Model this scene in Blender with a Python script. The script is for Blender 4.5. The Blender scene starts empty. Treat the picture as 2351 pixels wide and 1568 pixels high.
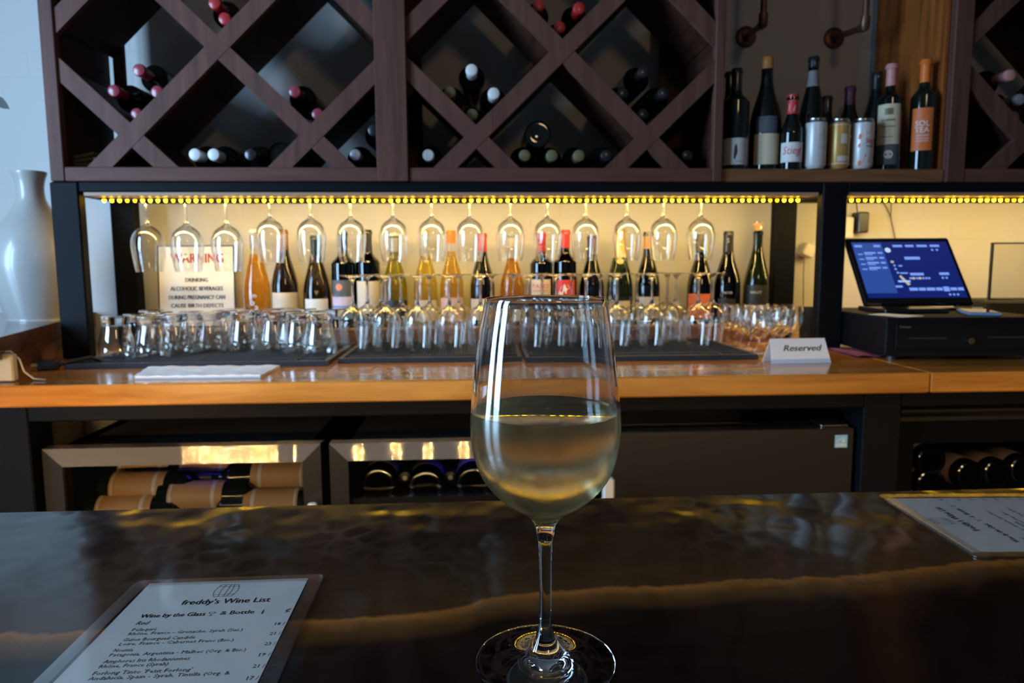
import bpy, math, random
from math import sin, cos, pi, radians, atan2, sqrt
from mathutils import Matrix, Vector
random.seed(7)
S = bpy.context.scene
COL = S.collection

# ------------------------------------------------------------------ camera
W_PX, H_PX, F_PX = 2351.0, 1568.0, 1630.0
CAM = Vector((0, 0, 1.30))
ROT = Matrix.Rotation(radians(-3.2), 3, 'Z') @ Matrix.Rotation(radians(83.5), 3, 'X') @ Matrix.Rotation(radians(-0.3), 3, 'Z')
cd = bpy.data.cameras.new('camera'); cam = bpy.data.objects.new('camera', cd); COL.objects.link(cam)
cam.matrix_world = Matrix.Translation(CAM) @ ROT.to_4x4()
cd.sensor_width = 36; cd.lens = 36 * F_PX / W_PX; cd.clip_start = 0.02; cd.clip_end = 50
cd.dof.use_dof = True; cd.dof.focus_distance = 0.44; cd.dof.aperture_fstop = 15.0
S.camera = cam

# ------------------------------------------------------------------ world, lights, exposure
S.view_settings.view_transform = 'Standard'; S.view_settings.look = 'None'
S.view_settings.gamma = 1; S.view_settings.exposure = 0.0; S.view_settings.use_curve_mapping = False
S.cycles.use_denoising = True
S.cycles.max_bounces = 16; S.cycles.transmission_bounces = 14; S.cycles.transparent_max_bounces = 40
S.cycles.diffuse_bounces = 4; S.cycles.glossy_bounces = 6
S.cycles.sample_clamp_indirect = 30.0; S.cycles.blur_glossy = 0.5
wd = bpy.data.worlds.new('sky'); S.world = wd; wd.use_nodes = True
wd.node_tree.nodes['Background'].inputs[0].default_value = (0.55, 0.75, 1.0, 1)
wd.node_tree.nodes['Background'].inputs[1].default_value = 1.5

def area(name, loc, direction, sx, sy, power, color, spread=pi):
    l = bpy.data.lights.new(name, 'AREA'); l.shape = 'RECTANGLE'; l.size = sx; l.size_y = sy
    l.energy = power; l.color = color; l.spread = spread
    o = bpy.data.objects.new(name, l); COL.objects.link(o)
    o.location = loc; o.rotation_euler = Vector(direction).to_track_quat('-Z', 'Y').to_euler()
    return o
WARM = (1.0, 0.68, 0.20)
# daylight through the tall window in the left wall
for wy in (0.17, 0.83):
    area('window_daylight', (-2.17, wy, 1.62), (1, 0.15, -0.05), 0.40, 1.6, 57, (0.40, 0.66, 1.0))
# the LED strips on the back of the front beam, aimed down at the wall
area('led_strip_light', (-0.03, 2.072, 1.4695), (0, 0.62, -0.78), 1.92, 0.008, 6.4, (1.0, 0.70, 0.25))
area('led_strip_light', (1.66, 2.072, 1.4695), (0, 0.62, -0.78), 1.16, 0.008, 3.8, (1.0, 0.70, 0.25))
# work light under the lip of the guest bar, aimed at the fridges
for x in [-1.06 + 0.0185 * i for i in range(19)] + [-0.66, -0.545, -0.44, -0.415, -0.30, -0.275, -0.185, -0.16, -0.05, -0.025]:
    area('bar_lip_bulb_light', (x, 0.613, 0.976), (0, 1, -0.22), 0.005, 0.004, 0.095, (1.0, 0.62, 0.24), radians(70))
area('bar_lip_light', (0.95, 0.613, 0.982), (0, 1, -0.22), 1.6, 0.01, 1.5, (1.0, 0.62, 0.24), radians(62))
# added warm fill behind the camera to lift the dark rack, no fixture
area('warm_fill_light', (0.7, -1.3, 2.55), (0, 1, -0.35), 0.3, 0.3, 5.0, (1.0, 0.66, 0.36))

# ------------------------------------------------------------------ helpers
def ray(px, py):
    return ROT @ Vector(((px - W_PX / 2) / F_PX, -(py - H_PX / 2) / F_PX, -1))
def PY(px, py, Y):
    d = ray(px, py); return CAM + d * (Y / d.y)
def PZ(px, py, Z):
    d = ray(px, py); return CAM + d * ((Z - CAM.z) / d.z)

MATS = {}
def mat(name):
    m = bpy.data.materials.new(name); m.use_nodes = True
    nt = m.node_tree; b = nt.nodes['Principled BSDF']; MATS[name] = m
    return m, nt, b
def N(nt, t, **kw):
    n = nt.nodes.new(t)
    for k, v in kw.items(): setattr(n, k, v)
    return n
def plain(name, color, rough=0.5, metal=0.0, spec=0.5, coat=0.0, bump=0.0, bscale=200, var=0.0, emit=None, estr=0.0, aniso=0.0):
    m, nt, b = mat(name)
    b.inputs['Base Color'].default_value = (*color, 1)
    b.inputs['Roughness'].default_value = rough; b.inputs['Metallic'].default_value = metal
    b.inputs['Specular IOR Level'].default_value = spec; b.inputs['Coat Weight'].default_value = coat
    b.inputs['Anisotropic'].default_value = aniso
    tc = N(nt, 'ShaderNodeTexCoord')
    if bump or var:
        nz = N(nt, 'ShaderNodeTexNoise'); nz.inputs['Scale'].default_value = bscale; nz.inputs['Detail'].default_value = 4
        nt.links.new(tc.outputs['Object'], nz.inputs['Vector'])
        if bump:
            bp = N(nt, 'ShaderNodeBump'); bp.inputs['Strength'].default_value = bump; bp.inputs['Distance'].default_value = 0.002
            nt.links.new(nz.outputs['Fac'], bp.inputs['Height']); nt.links.new(bp.outputs['Normal'], b.inputs['Normal'])
        if var:
            mx = N(nt, 'ShaderNodeMix', data_type='RGBA')
            mx.inputs[6].default_value = (*[c * (1 - var) for c in color], 1); mx.inputs[7].default_value = (*[min(1, c * (1 + var)) for c in color], 1)
            nt.links.new(nz.outputs['Fac'], mx.inputs[0]); nt.links.new(mx.outputs[2], b.inputs['Base Color'])
    if emit:
        b.inputs['Emission Color'].default_value = (*emit, 1); b.inputs['Emission Strength'].default_value = estr
    return m
def wood(name, c1, c2, axis='X', rough=0.4, freq=1.0, coat=0.0, bump=0.05, spec=0.5):
    m, nt, b = mat(name)
    tc = N(nt, 'ShaderNodeTexCoord'); mp = N(nt, 'ShaderNodeMapping')
    sc = {'X': (1.2, 14, 14), 'Y': (14, 1.2, 14), 'Z': (14, 14, 1.2)}[axis]
    mp.inputs['Scale'].default_value = [s * freq for s in sc]
    nz = N(nt, 'ShaderNodeTexNoise'); nz.inputs['Scale'].default_value = 2.2; nz.inputs['Detail'].default_value = 7; nz.inputs['Roughness'].default_value = 0.62; nz.inputs['Distortion'].default_value = 0.6
    cr = N(nt, 'ShaderNodeValToRGB'); cr.color_ramp.elements[0].position = 0.32; cr.color_ramp.elements[1].position = 0.7
    cr.color_ramp.elements[0].color = (*c1, 1); cr.color_ramp.elements[1].color = (*c2, 1)
    L = nt.links.new
    L(tc.outputs['Object'], mp.inputs['Vector']); L(mp.outputs[0], nz.inputs['Vector']); L(nz.outputs['Fac'], cr.inputs[0]); L(cr.outputs[0], b.inputs['Base Color'])
    bp = N(nt, 'ShaderNodeBump'); bp.inputs['Strength'].default_value = bump; bp.inputs['Distance'].default_value = 0.003
    L(nz.outputs['Fac'], bp.inputs['Height']); L(bp.outputs[0], b.inputs['Normal'])
    b.inputs['Roughness'].default_value = rough; b.inputs['Coat Weight'].default_value = coat; b.inputs['Coat Roughness'].default_value = 0.08
    b.inputs['Specular IOR Level'].default_value = spec
    return m
def thin(name, tint=(1, 1, 1), f0=0.045, f1=0.85, power=3.5, rough=0.01, haze=0.0):
    """thin clear or tinted glass: what passes is filtered by the tint, the rest is mirrored by angle"""
    m, nt, b = mat(name); nt.nodes.remove(b); L = nt.links.new
    out = nt.nodes['Material Output']
    lw = N(nt, 'ShaderNodeLayerWeight'); lw.inputs['Blend'].default_value = 0.5
    pw = N(nt, 'ShaderNodeMath', operation='POWER'); pw.inputs[1].default_value = power
    mr = N(nt, 'ShaderNodeMapRange'); mr.inputs['To Min'].default_value = f0; mr.inputs['To Max'].default_value = f1
    tr = N(nt, 'ShaderNodeBsdfTransparent'); tr.inputs[0].default_value = (*tint, 1)
    gl = N(nt, 'ShaderNodeBsdfGlossy'); gl.inputs['Roughness'].default_value = rough; gl.inputs[0].default_value = (1, 1, 1, 1)
    mx = N(nt, 'ShaderNodeMixShader')
    L(lw.outputs['Facing'], pw.inputs[0]); L(pw.outputs[0], mr.inputs['Value']); L(mr.outputs[0], mx.inputs[0]); L(tr.outputs[0], mx.inputs[1]); L(gl.outputs[0], mx.inputs[2])
    last = mx
    if haze:
        df = N(nt, 'ShaderNodeBsdfTranslucent'); df.inputs[0].default_value = (*tint, 1)
        m2 = N(nt, 'ShaderNodeMixShader'); m2.inputs[0].default_value = haze
        L(mx.outputs[0], m2.inputs[1]); L(df.outputs[0], m2.inputs[2]); last = m2
    L(last.outputs[0], out.inputs['Surface'])
    return m
def emis(name, color, strength):
    m, nt, b = mat(name)
    b.inputs['Base Color'].default_value = (0, 0, 0, 1); b.inputs['Specular IOR Level'].default_value = 0.2
    b.inputs['Emission Color'].default_value = (*color, 1); b.inputs['Emission Strength'].default_value = strength
    return m

class MB:
    def __init__(s): s.v = []; s.f = []
    def add(s, vs, fs):
        o = len(s.v); s.v += [tuple(p) for p in vs]; s.f += [tuple(i + o for i in q) for q in fs]; return s
    def box(s, x0, x1, y0, y1, z0, z1, M=None):
        vs = [(x, y, z) for z in (z0, z1) for y in (y0, y1) for x in (x0, x1)]
        if M: vs = [M @ Vector(p) for p in vs]
        return s.add(vs, [(0, 2, 3, 1), (4, 5, 7, 6), (0, 1, 5, 4), (2, 6, 7, 3), (0, 4, 6, 2), (1, 3, 7, 5)])
    def bevbox(s, x0, x1, y0, y1, z0, z1, b=0.004, M=None):
        # box with chamfered vertical and horizontal edges (octagonal rings)
        def ring(ix, z):
            a0, a1, c0, c1 = x0 + ix, x1 - ix, y0 + ix, y1 - ix
            return [(a0 + b, c0, z), (a1 - b, c0, z), (a1, c0 + b, z), (a1, c1 - b, z), (a1 - b, c1, z), (a0 + b, c1, z), (a0, c1 - b, z), (a0, c0 + b, z)]
        rs = [ring(b, z0), ring(0, z0 + b), ring(0, z1 - b), ring(b, z1)]
        vs = [p for r in rs for p in r]
        if M: vs = [M @ Vector(p) for p in vs]
        fs = [tuple(range(7, -1, -1)), tuple(range(24, 32))]
        for k in range(3):
            for i in range(8):
                j = (i + 1) % 8; fs.append((k * 8 + i, k * 8 + j, k * 8 + 8 + j, k * 8 + 8 + i))
        return s.add(vs, fs)
    def lathe(s, prof, n=32, c=(0, 0, 0), M=None, closed=False):
        vs = []; fs = []; idx = []
        for r, z in prof:
            if r < 1e-6: idx.append([len(vs)]); vs.append((c[0], c[1], c[2] + z))
            else:
                idx.append(list(range(len(vs), len(vs) + n)))
                vs += [(c[0] + r * cos(2 * pi * i / n), c[1] + r * sin(2 * pi * i / n), c[2] + z) for i in range(n)]
        prs = list(zip(idx, idx[1:])) + ([(idx[-1], idx[0])] if closed else [])
        for a, b in prs:
            for i in range(n):
                j = (i + 1) % n
                if len(a) == 1 and len(b) == 1: continue
                if len(a) == 1: fs.append((a[0], b[j], b[i]))
                elif len(b) == 1: fs.append((a[i], a[j], b[0]))
                else: fs.append((a[i], a[j], b[j], b[i]))
        if M: vs = [M @ Vector(p) for p in vs]
        return s.add(vs, fs)
    def cyl(s, p0, p1, r, n=16, r1=None):
        p0, p1 = Vector(p0), Vector(p1); d = p1 - p0
        M = Matrix.Translation(p0) @ d.to_track_quat('Z', 'Y').to_matrix().to_4x4()
        h = d.length; r1 = r if r1 is None else r1
        return s.lathe([(0, 0), (r, 0), (r1, h), (0, h)], n, M=M)
    def tube(s, pts, r, n=8):
        pts = [Vector(p) for p in pts]; vs = []; fs = []; up = Vector((0.31, 0.17, 0.93)).normalized()
        for i, p in enumerate(pts):
            t = (pts[min(i + 1, len(pts) - 1)] - pts[max(i - 1, 0)]).normalized()
            a = t.cross(up).normalized(); b = t.cross(a)
            vs += [p + (a * cos(2 * pi * k / n) + b * sin(2 * pi * k / n)) * r for k in range(n)]
        for i in range(len(pts) - 1):
            for k in range(n):
                j = (k + 1) % n; fs.append((i * n + k, i * n + j, i * n + n + j, i * n + n + k))
        fs.append(tuple(range(n - 1, -1, -1))); fs.append(tuple(range(len(vs) - n, len(vs))))
        return s.add(vs, fs)
    def prism(s, poly, y0, y1, M=None):
        """polygon in (x,z) extruded along y"""
        n = len(poly); vs = [(x, y0, z) for x, z in poly] + [(x, y1, z) for x, z in poly]
        if M: vs = [M @ Vector(p) for p in vs]
        return s.add(vs, [tuple(range(n)), tuple(range(2 * n - 1, n - 1, -1))] + [(i, n + i, n + (i + 1) % n, (i + 1) % n) for i in range(n)])
    def build(s, name, m, parent=None, smooth=None, loc=None):
        me = bpy.data.meshes.new(name); me.from_pydata(s.v, [], s.f); me.update()
        me.materials.append(MATS[m] if isinstance(m, str) else m)
        if smooth:
            me.polygons.foreach_set('use_smooth', [True] * len(me.polygons))
            me.set_sharp_from_angle(angle=radians(smooth))
        o = bpy.data.objects.new(name, me); COL.objects.link(o)
        if parent: o.parent = parent
        if loc is not None: o.location = loc
        return o
def tag(o, label=None, cat=None, group=None, kind=None):
    if label: o['label'] = label
    if cat: o['category'] = cat
    if group: o['group'] = group
    if kind: o['kind'] = kind
    return o
def thing(name, label, cat, loc=(0, 0, 0), rz=0, group=None):
    o = bpy.data.objects.new(name, None); COL.objects.link(o); o.location = loc; o.rotation_euler = (0, 0, rz)
    o.empty_display_size = 0.05
    return tag(o, label, cat, group)
def struct(name, mb, m, parent=None):
    o = mb.build(name, m, parent)
    if not parent: o['kind'] = 'structure'
    return o
def kids(o): return [c for c in bpy.data.objects if c.parent == o]
KC = {}
def copy_tree(src, loc=None, rot=None, label=None, group=None):
    def rec(a, par):
        b = a.copy(); COL.objects.link(b)
        if par: b.parent = par; b.matrix_parent_inverse = a.matrix_parent_inverse
        if a.name not in KC: KC[a.name] = kids(a)
        for ch in KC[a.name]: rec(ch, b)
        return b
    r = rec(src, None)
    if loc is not None: r.location = loc
    if rot is not None: r.rotation_euler = rot
    if label: r['label'] = label
    if group: r['group'] = group
    return r
ORD = ['first', 'second', 'third', 'fourth', 'fifth', 'sixth', 'seventh', 'eighth', 'ninth', 'tenth', 'eleventh', 'twelfth', 'thirteenth', 'fourteenth', 'fifteenth', 'sixteenth', 'seventeenth', 'eighteenth', 'nineteenth', 'twentieth']

TXT = {}
def text_geo(txt, res=2):
    """built-in font letters as flat triangles, centred in x, unit cap height 1, base line z=0"""
    k = (txt, res)
    if k in TXT: return TXT[k]
    cu = bpy.data.curves.new('lettering', 'FONT'); cu.body = txt; cu.size = 1.0; cu.resolution_u = res; cu.align_x = 'CENTER'
    ob = bpy.data.objects.new('lettering', cu); me = ob.to_mesh()
    s = 1 / 0.69
    vs = [(v.co.x * s, v.co.y * s) for v in me.vertices]; fs = [tuple(p.vertices) for p in me.polygons]
    ob.to_mesh_clear(); bpy.data.objects.remove(ob); bpy.data.curves.remove(cu)
    TXT[k] = (vs, fs); return TXT[k]
def put_text(mb, txt, size, fn, ox=0, oz=0, width=None, shear=0.0, res=2, align='c', sx=1.0, bold=0.0):
    vs, fs = text_geo(txt, res)
    x0 = min(v[0] for v in vs); x1 = max(v[0] for v in vs)
    k = sx if width is None else width / ((x1 - x0) * size)
    sh = {'c': 0, 'l': -x0, 'r': -x1}[align]
    for dx in ((0,) if not bold else (-bold, 0, bold)):
        mb.add([fn((x + sh + z * shear) * size * k + ox + dx, z * size + oz) for x, z in vs], fs)
def rect_fn(mb, fn, u0, u1, z0, z1, nu=6, nz=1):
    vs = [fn(u0 + (u1 - u0) * i / nu, z0 + (z1 - z0) * j / nz) for j in range(nz + 1) for i in range(nu + 1)]
    mb.add(vs, [(j * (nu + 1) + i, j * (nu + 1) + i + 1, (j + 1) * (nu + 1) + i + 1, (j + 1) * (nu + 1) + i) for j in range(nz) for i in range(nu)])
def disc_fn(mb, fn, u, z, ru, rz, n=16):
    mb.add([fn(u, z)] + [fn(u + ru * cos(2 * pi * i / n), z + rz * sin(2 * pi * i / n)) for i in range(n)], [(0, 1 + i, 1 + (i + 1) % n) for i in range(n)])
def poly_fn(mb, fn, pts): mb.add([fn(u, z) for u, z in pts], [tuple(range(len(pts)))])
def line_fn(mb, fn, pts, w):
    for (a, b), (c, d) in zip(pts, pts[1:]):
        L = sqrt((c - a) ** 2 + (d - b) ** 2) or 1; nx, nz = -(d - b) / L * w / 2, (c - a) / L * w / 2
        mb.add([fn(a + nx, b + nz), fn(a - nx, b - nz), fn(c - nx, d - nz), fn(c + nx, d + nz)], [(0, 1, 2, 3)])

# ------------------------------------------------------------------ materials
def wall_mat():
    m, nt, b = mat('white_painted_brick'); L = nt.links.new
    tc = N(nt, 'ShaderNodeTexCoord'); mp = N(nt, 'ShaderNodeMapping'); mp.inputs['Rotation'].default_value = (radians(90), 0, 0)
    br = N(nt, 'ShaderNodeTexBrick'); br.inputs['Scale'].default_value = 1.0
    br.inputs['Brick Width'].default_value = 0.21; br.inputs['Row Height'].default_value = 0.075; br.inputs['Mortar Size'].default_value = 0.006; br.inputs['Mortar Smooth'].default_value = 1.0
    nz = N(nt, 'ShaderNodeTexNoise'); nz.inputs['Scale'].default_value = 6; nz.inputs['Detail'].default_value = 8; nz.inputs['Distortion'].default_value = 0.5
    n2 = N(nt, 'ShaderNodeTexNoise'); n2.inputs['Scale'].default_value = 1.1
    wp = N(nt, 'ShaderNodeVectorMath', operation='MULTIPLY_ADD'); wp.inputs[1].default_value = (0.03, 0.03, 0.03)
    L(tc.outputs['Object'], mp.inputs[0]); L(tc.outputs['Object'], nz.inputs[0]); L(tc.outputs['Object'], n2.inputs[0])
    L(nz.outputs['Color'], wp.inputs[0]); L(mp.outputs[0], wp.inputs[2]); L(wp.outputs[0], br.inputs[0])
    fade = N(nt, 'ShaderNodeMath', operation='MULTIPLY'); mr = N(nt, 'ShaderNodeMapRange'); mr.inputs[1].default_value = 0.47; mr.inputs[2].default_value = 0.70
    L(n2.outputs['Fac'], mr.inputs[0]); L(br.outputs['Fac'], fade.inputs[0]); L(mr.outputs[0], fade.inputs[1])
    sub = N(nt, 'ShaderNodeMath', operation='MULTIPLY_ADD'); sub.inputs[1].default_value = -1.0; L(fade.outputs[0], sub.inputs[0]); L(nz.outputs['Fac'], sub.inputs[2])
    bp = N(nt, 'ShaderNodeBump'); bp.inputs['Strength'].default_value = 0.4; bp.inputs['Distance'].default_value = 0.005
    L(sub.outputs[0], bp.inputs['Height']); L(bp.outputs[0], b.inputs['Normal'])
    b.inputs['Base Color'].default_value = (0.56, 0.55, 0.52, 1); b.inputs['Roughness'].default_value = 0.6
wall_mat()
plain('plaster', (0.32, 0.29, 0.26), 0.8, bump=0.1, bscale=60)
plain('ceiling_paint', (0.2, 0.19, 0.18), 0.9, bump=0.1, bscale=40)
wood('floor_wood', (0.05, 0.03, 0.02), (0.12, 0.07, 0.04), 'X', 0.4)
def bar_mat():
    m, nt, b = mat('dark_live_edge_wood'); L = nt.links.new
    tc = N(nt, 'ShaderNodeTexCoord')
    # grain that runs along X, warped
    n1 = N(nt, 'ShaderNodeTexNoise'); n1.inputs['Scale'].default_value = 3.2; n1.inputs['Detail'].default_value = 5
    L(tc.outputs['Object'], n1.inputs[0])
    sp = N(nt, 'ShaderNodeSeparateXYZ'); L(tc.outputs['Object'], sp.inputs[0])
    # sapwood band: distance of y from a wandering line
    x1 = N(nt, 'ShaderNodeMath', operation='MULTIPLY'); x1.inputs[1].default_value = 0.085; L(sp.outputs['X'], x1.inputs[0])
    nn = N(nt, 'ShaderNodeTexNoise', noise_dimensions='1D'); nn.inputs['Scale'].default_value = 4.0; nn.inputs['Detail'].default_value = 6; nn.inputs['Roughness'].default_value = 0.6
    L(sp.outputs['X'], nn.inputs['W'])
    w1 = N(nt, 'ShaderNodeMath', operation='MULTIPLY_ADD'); w1.inputs[1].default_value = 0.07; w1.inputs[2].default_value = 0.425; L(nn.outputs['Fac'], w1.inputs[0])
    w2 = N(nt, 'ShaderNodeMath', operation='ADD'); L(w1.outputs[0], w2.inputs[0]); L(x1.outputs[0], w2.inputs[1])
    d = N(nt, 'ShaderNodeMath', operation='SUBTRACT'); L(sp.outputs['Y'], d.inputs[0]); L(w2.outputs[0], d.inputs[1])
    cr = N(nt, 'ShaderNodeValToRGB'); e = cr.color_ramp.elements
    mr = N(nt, 'ShaderNodeMapRange'); mr.inputs[1].default_value = -0.08; mr.inputs[2].default_value = 0.12; L(d.outputs[0], mr.inputs[0])
    e[0].position = 0.0; e[0].color = (0.010, 0.005, 0.0035, 1); e[1].position = 1.0; e[1].color = (0.020, 0.0105, 0.006, 1)
    for p, c in ((0.22, (0.014, 0.007, 0.004, 1)), (0.33, (0.12, 0.048, 0.012, 1)), (0.385, (0.30, 0.105, 0.020, 1)), (0.405, (0.060, 0.025, 0.008, 1)), (0.60, (0.042, 0.019, 0.006, 1))):
        q = e.new(p); q.color = c
    L(mr.outputs[0], cr.inputs[0])
    n3 = N(nt, 'ShaderNodeTexNoise'); n3.inputs['Scale'].default_value = 90; n3.inputs['Detail'].default_value = 4
    mp = N(nt, 'ShaderNodeMapping'); mp.inputs['Scale'].default_value = (0.35, 1.6, 1); L(tc.outputs['Object'], mp.inputs[0]); L(mp.outputs[0], n3.inputs[0])
    m2 = N(nt, 'ShaderNodeMapRange'); m2.inputs[3].default_value = 0.6; m2.inputs[4].default_value = 1.4; L(n3.outputs['Fac'], m2.inputs[0])
    mx = N(nt, 'ShaderNodeVectorMath', operation='SCALE'); L(cr.outputs[0], mx.inputs[0]); L(m2.outputs[0], mx.inputs['Scale'])
    # pale net of cells in the resin towards the far edge
    ve = N(nt, 'ShaderNodeTexVoronoi', feature='DISTANCE_TO_EDGE'); ve.inputs['Scale'].default_value = 40
    wz = N(nt, 'ShaderNodeVectorMath', operation='MULTIPLY_ADD'); wz.inputs[1].default_value = (0.12, 0.12, 0); L(n1.outputs['Color'], wz.inputs[0]); L(tc.outputs['Object'], wz.inputs[2]); L(wz.outputs[0], ve.inputs['Vector'])
    em = N(nt, 'ShaderNodeMapRange', interpolation_type='SMOOTHSTEP'); em.inputs[1].default_value = 0.22; em.inputs[2].default_value = 0.0; L(ve.outputs['Distance'], em.inputs[0])
    yf = N(nt, 'ShaderNodeMapRange'); yf.inputs[1].default_value = 0.44; yf.inputs[2].default_value = 0.56; L(sp.outputs['Y'], yf.inputs[0])
    nf = N(nt, 'ShaderNodeTexNoise'); nf.inputs['Scale'].default_value = 8; L(tc.outputs['Object'], nf.inputs[0])
    nm_ = N(nt, 'ShaderNodeMapRange'); nm_.inputs[1].default_value = 0.42; nm_.inputs[2].default_value = 0.68; L(nf.outputs['Fac'], nm_.inputs[0])
    p1 = N(nt, 'ShaderNodeMath', operation='MULTIPLY'); L(em.outputs[0], p1.inputs[0]); L(yf.outputs[0], p1.inputs[1])
    p2 = N(nt, 'ShaderNodeMath', operation='MULTIPLY'); L(p1.outputs[0], p2.inputs[0]); L(nm_.outputs[0], p2.inputs[1])
    mc = N(nt, 'ShaderNodeMix', data_type='RGBA'); mc.inputs[7].default_value = (0.055, 0.034, 0.018, 1); L(p2.outputs[0], mc.inputs[0]); L(mx.outputs[0], mc.inputs[6])
    L(mc.outputs[2], b.inputs['Base Color'])
    # rippled clear resin: soft cells near the far edge and slow waves
    vo = N(nt, 'ShaderNodeTexVoronoi', feature='SMOOTH_F1'); vo.inputs['Scale'].default_value = 34; vo.inputs['Smoothness'].default_value = 0.6
    wv = N(nt, 'ShaderNodeVectorMath', operation='MULTIPLY_ADD'); wv.inputs[1].default_value = (0.05, 0.05, 0); L(n1.outputs['Color'], wv.inputs[0]); L(tc.outputs['Object'], wv.inputs[2])
    L(wv.outputs[0], vo.inputs['Vector'])
    n4 = N(nt, 'ShaderNodeTexNoise'); n4.inputs['Scale'].default_value = 5.5; n4.inputs['Detail'].default_value = 2; L(tc.outputs['Object'], n4.inputs[0])
    ed = N(nt, 'ShaderNodeMapRange'); ed.inputs[1].default_value = 0.44; ed.inputs[2].default_value = 0.62; ed.inputs[3].default_value = 0.06; L(sp.outputs['Y'], ed.inputs[0])
    vm = N(nt, 'ShaderNodeMath', operation='MULTIPLY'); L(vo.outputs['Distance'], vm.inputs[0]); L(ed.outputs[0], vm.inputs[1])
    ad = N(nt, 'ShaderNodeMath', operation='MULTIPLY_ADD'); ad.inputs[1].default_value = 0.13; L(vm.outputs[0], ad.inputs[0]); L(n4.outputs['Fac'], ad.inputs[2])
    bp = N(nt, 'ShaderNodeBump'); bp.inputs['Strength'].default_value = 1.0; bp.inputs['Distance'].default_value = 0.0042
    L(ad.outputs[0], bp.inputs['Height']); L(bp.outputs[0], b.inputs['Normal'])
    b.inputs['Roughness'].default_value = 0.11; b.inputs['Specular IOR Level'].default_value = 0.42
bar_mat()
wood('honey_butcher_block', (0.40, 0.135, 0.016), (0.72, 0.30, 0.050), 'X', 0.22, coat=0.4, bump=0.02)
wood('riser_wood', (0.12, 0.045, 0.018), (0.30, 0.13, 0.05), 'X', 0.35)
wood('ledge_wood', (0.05, 0.018, 0.010), (0.13, 0.05, 0.022), 'Y', 0.18, coat=0.5)
wood('rack_stain', (0.085, 0.034, 0.025), (0.145, 0.062, 0.044), 'Z', 0.55, spec=0.2)
wood('rack_stain_x', (0.085, 0.034, 0.025), (0.145, 0.062, 0.044), 'X', 0.55, spec=0.2)
wood('rack_board', (0.035, 0.013, 0.008), (0.075, 0.03, 0.017), 'Y', 0.55, spec=0.2)
wood('amber_panel', (0.15, 0.036, 0.005), (0.40, 0.11, 0.014), 'Z', 0.55)
wood('pale_batten', (0.34, 0.20, 0.11), (0.46, 0.29, 0.17), 'X', 0.5)
plain('black_steel', (0.004, 0.005, 0.007), 0.55, 0.0, 0.1, bump=0.02)
plain('black_plastic', (0.010, 0.010, 0.011), 0.35)
plain('black_matte', (0.012, 0.012, 0.012), 0.8, bump=0.05)
plain('black_gloss', (0.006, 0.006, 0.006), 0.06)
plain('black_rubber', (0.040, 0.041, 0.044), 0.5)
plain('fridge_black', (0.018, 0.016, 0.014), 0.30)
plain('white_ceramic', (0.42, 0.40, 0.37), 0.3, coat=0.3)
def brushed():
    m, nt, b = mat('brushed_steel'); L = nt.links.new
    b.inputs['Base Color'].default_value = (0.62, 0.56, 0.48, 1); b.inputs['Metallic'].default_value = 0.8; b.inputs['Roughness'].default_value = 0.03
    ge = N(nt, 'ShaderNodeNewGeometry'); wn = N(nt, 'ShaderNodeTexWhiteNoise', noise_dimensions='3D')
    sp = N(nt, 'ShaderNodeMath', operation='MULTIPLY_ADD'); sp.inputs[1].default_value = 0.9; sp.inputs[2].default_value = -0.42
    cx = N(nt, 'ShaderNodeCombineXYZ'); ad = N(nt, 'ShaderNodeVectorMath', operation='ADD'); no = N(nt, 'ShaderNodeVectorMath', operation='NORMALIZE')
    L(ge.outputs['Position'], wn.inputs['Vector']); L(wn.outputs['Value'], sp.inputs[0]); L(sp.outputs[0], cx.inputs['Z'])
    L(ge.outputs['Normal'], ad.inputs[0]); L(cx.outputs[0], ad.inputs[1]); L(ad.outputs[0], no.inputs[0]); L(no.outputs[0], b.inputs['Normal'])
brushed()
plain('satin_steel', (0.7, 0.68, 0.62), 0.45, 0.25)
plain('chrome', (0.75, 0.75, 0.75), 0.12, 1.0)
plain('copper_iron', (0.16, 0.085, 0.055), 0.45, 0.8, bump=0.05)
plain('white_card', (0.88, 0.88, 0.88), 0.6)
plain('paper', (0.60, 0.58, 0.54), 0.6, var=0.04, bscale=30)
plain('ink', (0.012, 0.013, 0.02), 0.6)
plain('red_ink', (0.62, 0.035, 0.03), 0.6)
plain('towel', (0.85, 0.86, 0.90), 0.9, bump=0.6, bscale=90)
plain('beige_box', (0.60, 0.54, 0.42), 0.6)
plain('white_plastic', (0.75, 0.72, 0.64), 0.45)
plain('pink_cloth', (0.35, 0.09, 0.20), 0.9, bump=0.4, bscale=60, var=0.5)
plain('orange_wood', (0.62, 0.26, 0.07), 0.45)
plain('blue_plastic', (0.25, 0.55, 0.72), 0.3)
plain('leaf', (0.03, 0.05, 0.03), 0.6)
plain('cream_label', (0.62, 0.52, 0.34), 0.6)
plain('white_label', (0.74, 0.72, 0.68), 0.55)
plain('beige_label', (0.60, 0.52, 0.42), 0.6)
plain('grey_label', (0.48, 0.47, 0.44), 0.6)
plain('pink_label', (0.66, 0.44, 0.40), 0.6)
plain('slate_label', (0.07, 0.085, 0.10), 0.55)
plain('steelblue_label', (0.16, 0.28, 0.45), 0.55)
plain('teal_print', (0.06, 0.28, 0.29), 0.55)
plain('lilac_print', (0.62, 0.50, 0.62), 0.55)
plain('coral_print', (0.72, 0.22, 0.12), 0.55)
plain('orange_label', (0.72, 0.16, 0.03), 0.5)
plain('rust_label', (0.62, 0.13, 0.04), 0.55, var=0.5, bscale=50)
plain('red_label', (0.62, 0.035, 0.035), 0.5)
plain('amber_print', (0.75, 0.32, 0.09), 0.5)
plain('black_label', (0.012, 0.012, 0.014), 0.5)
plain('kraft_label', (0.50, 0.27, 0.10), 0.6)
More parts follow.
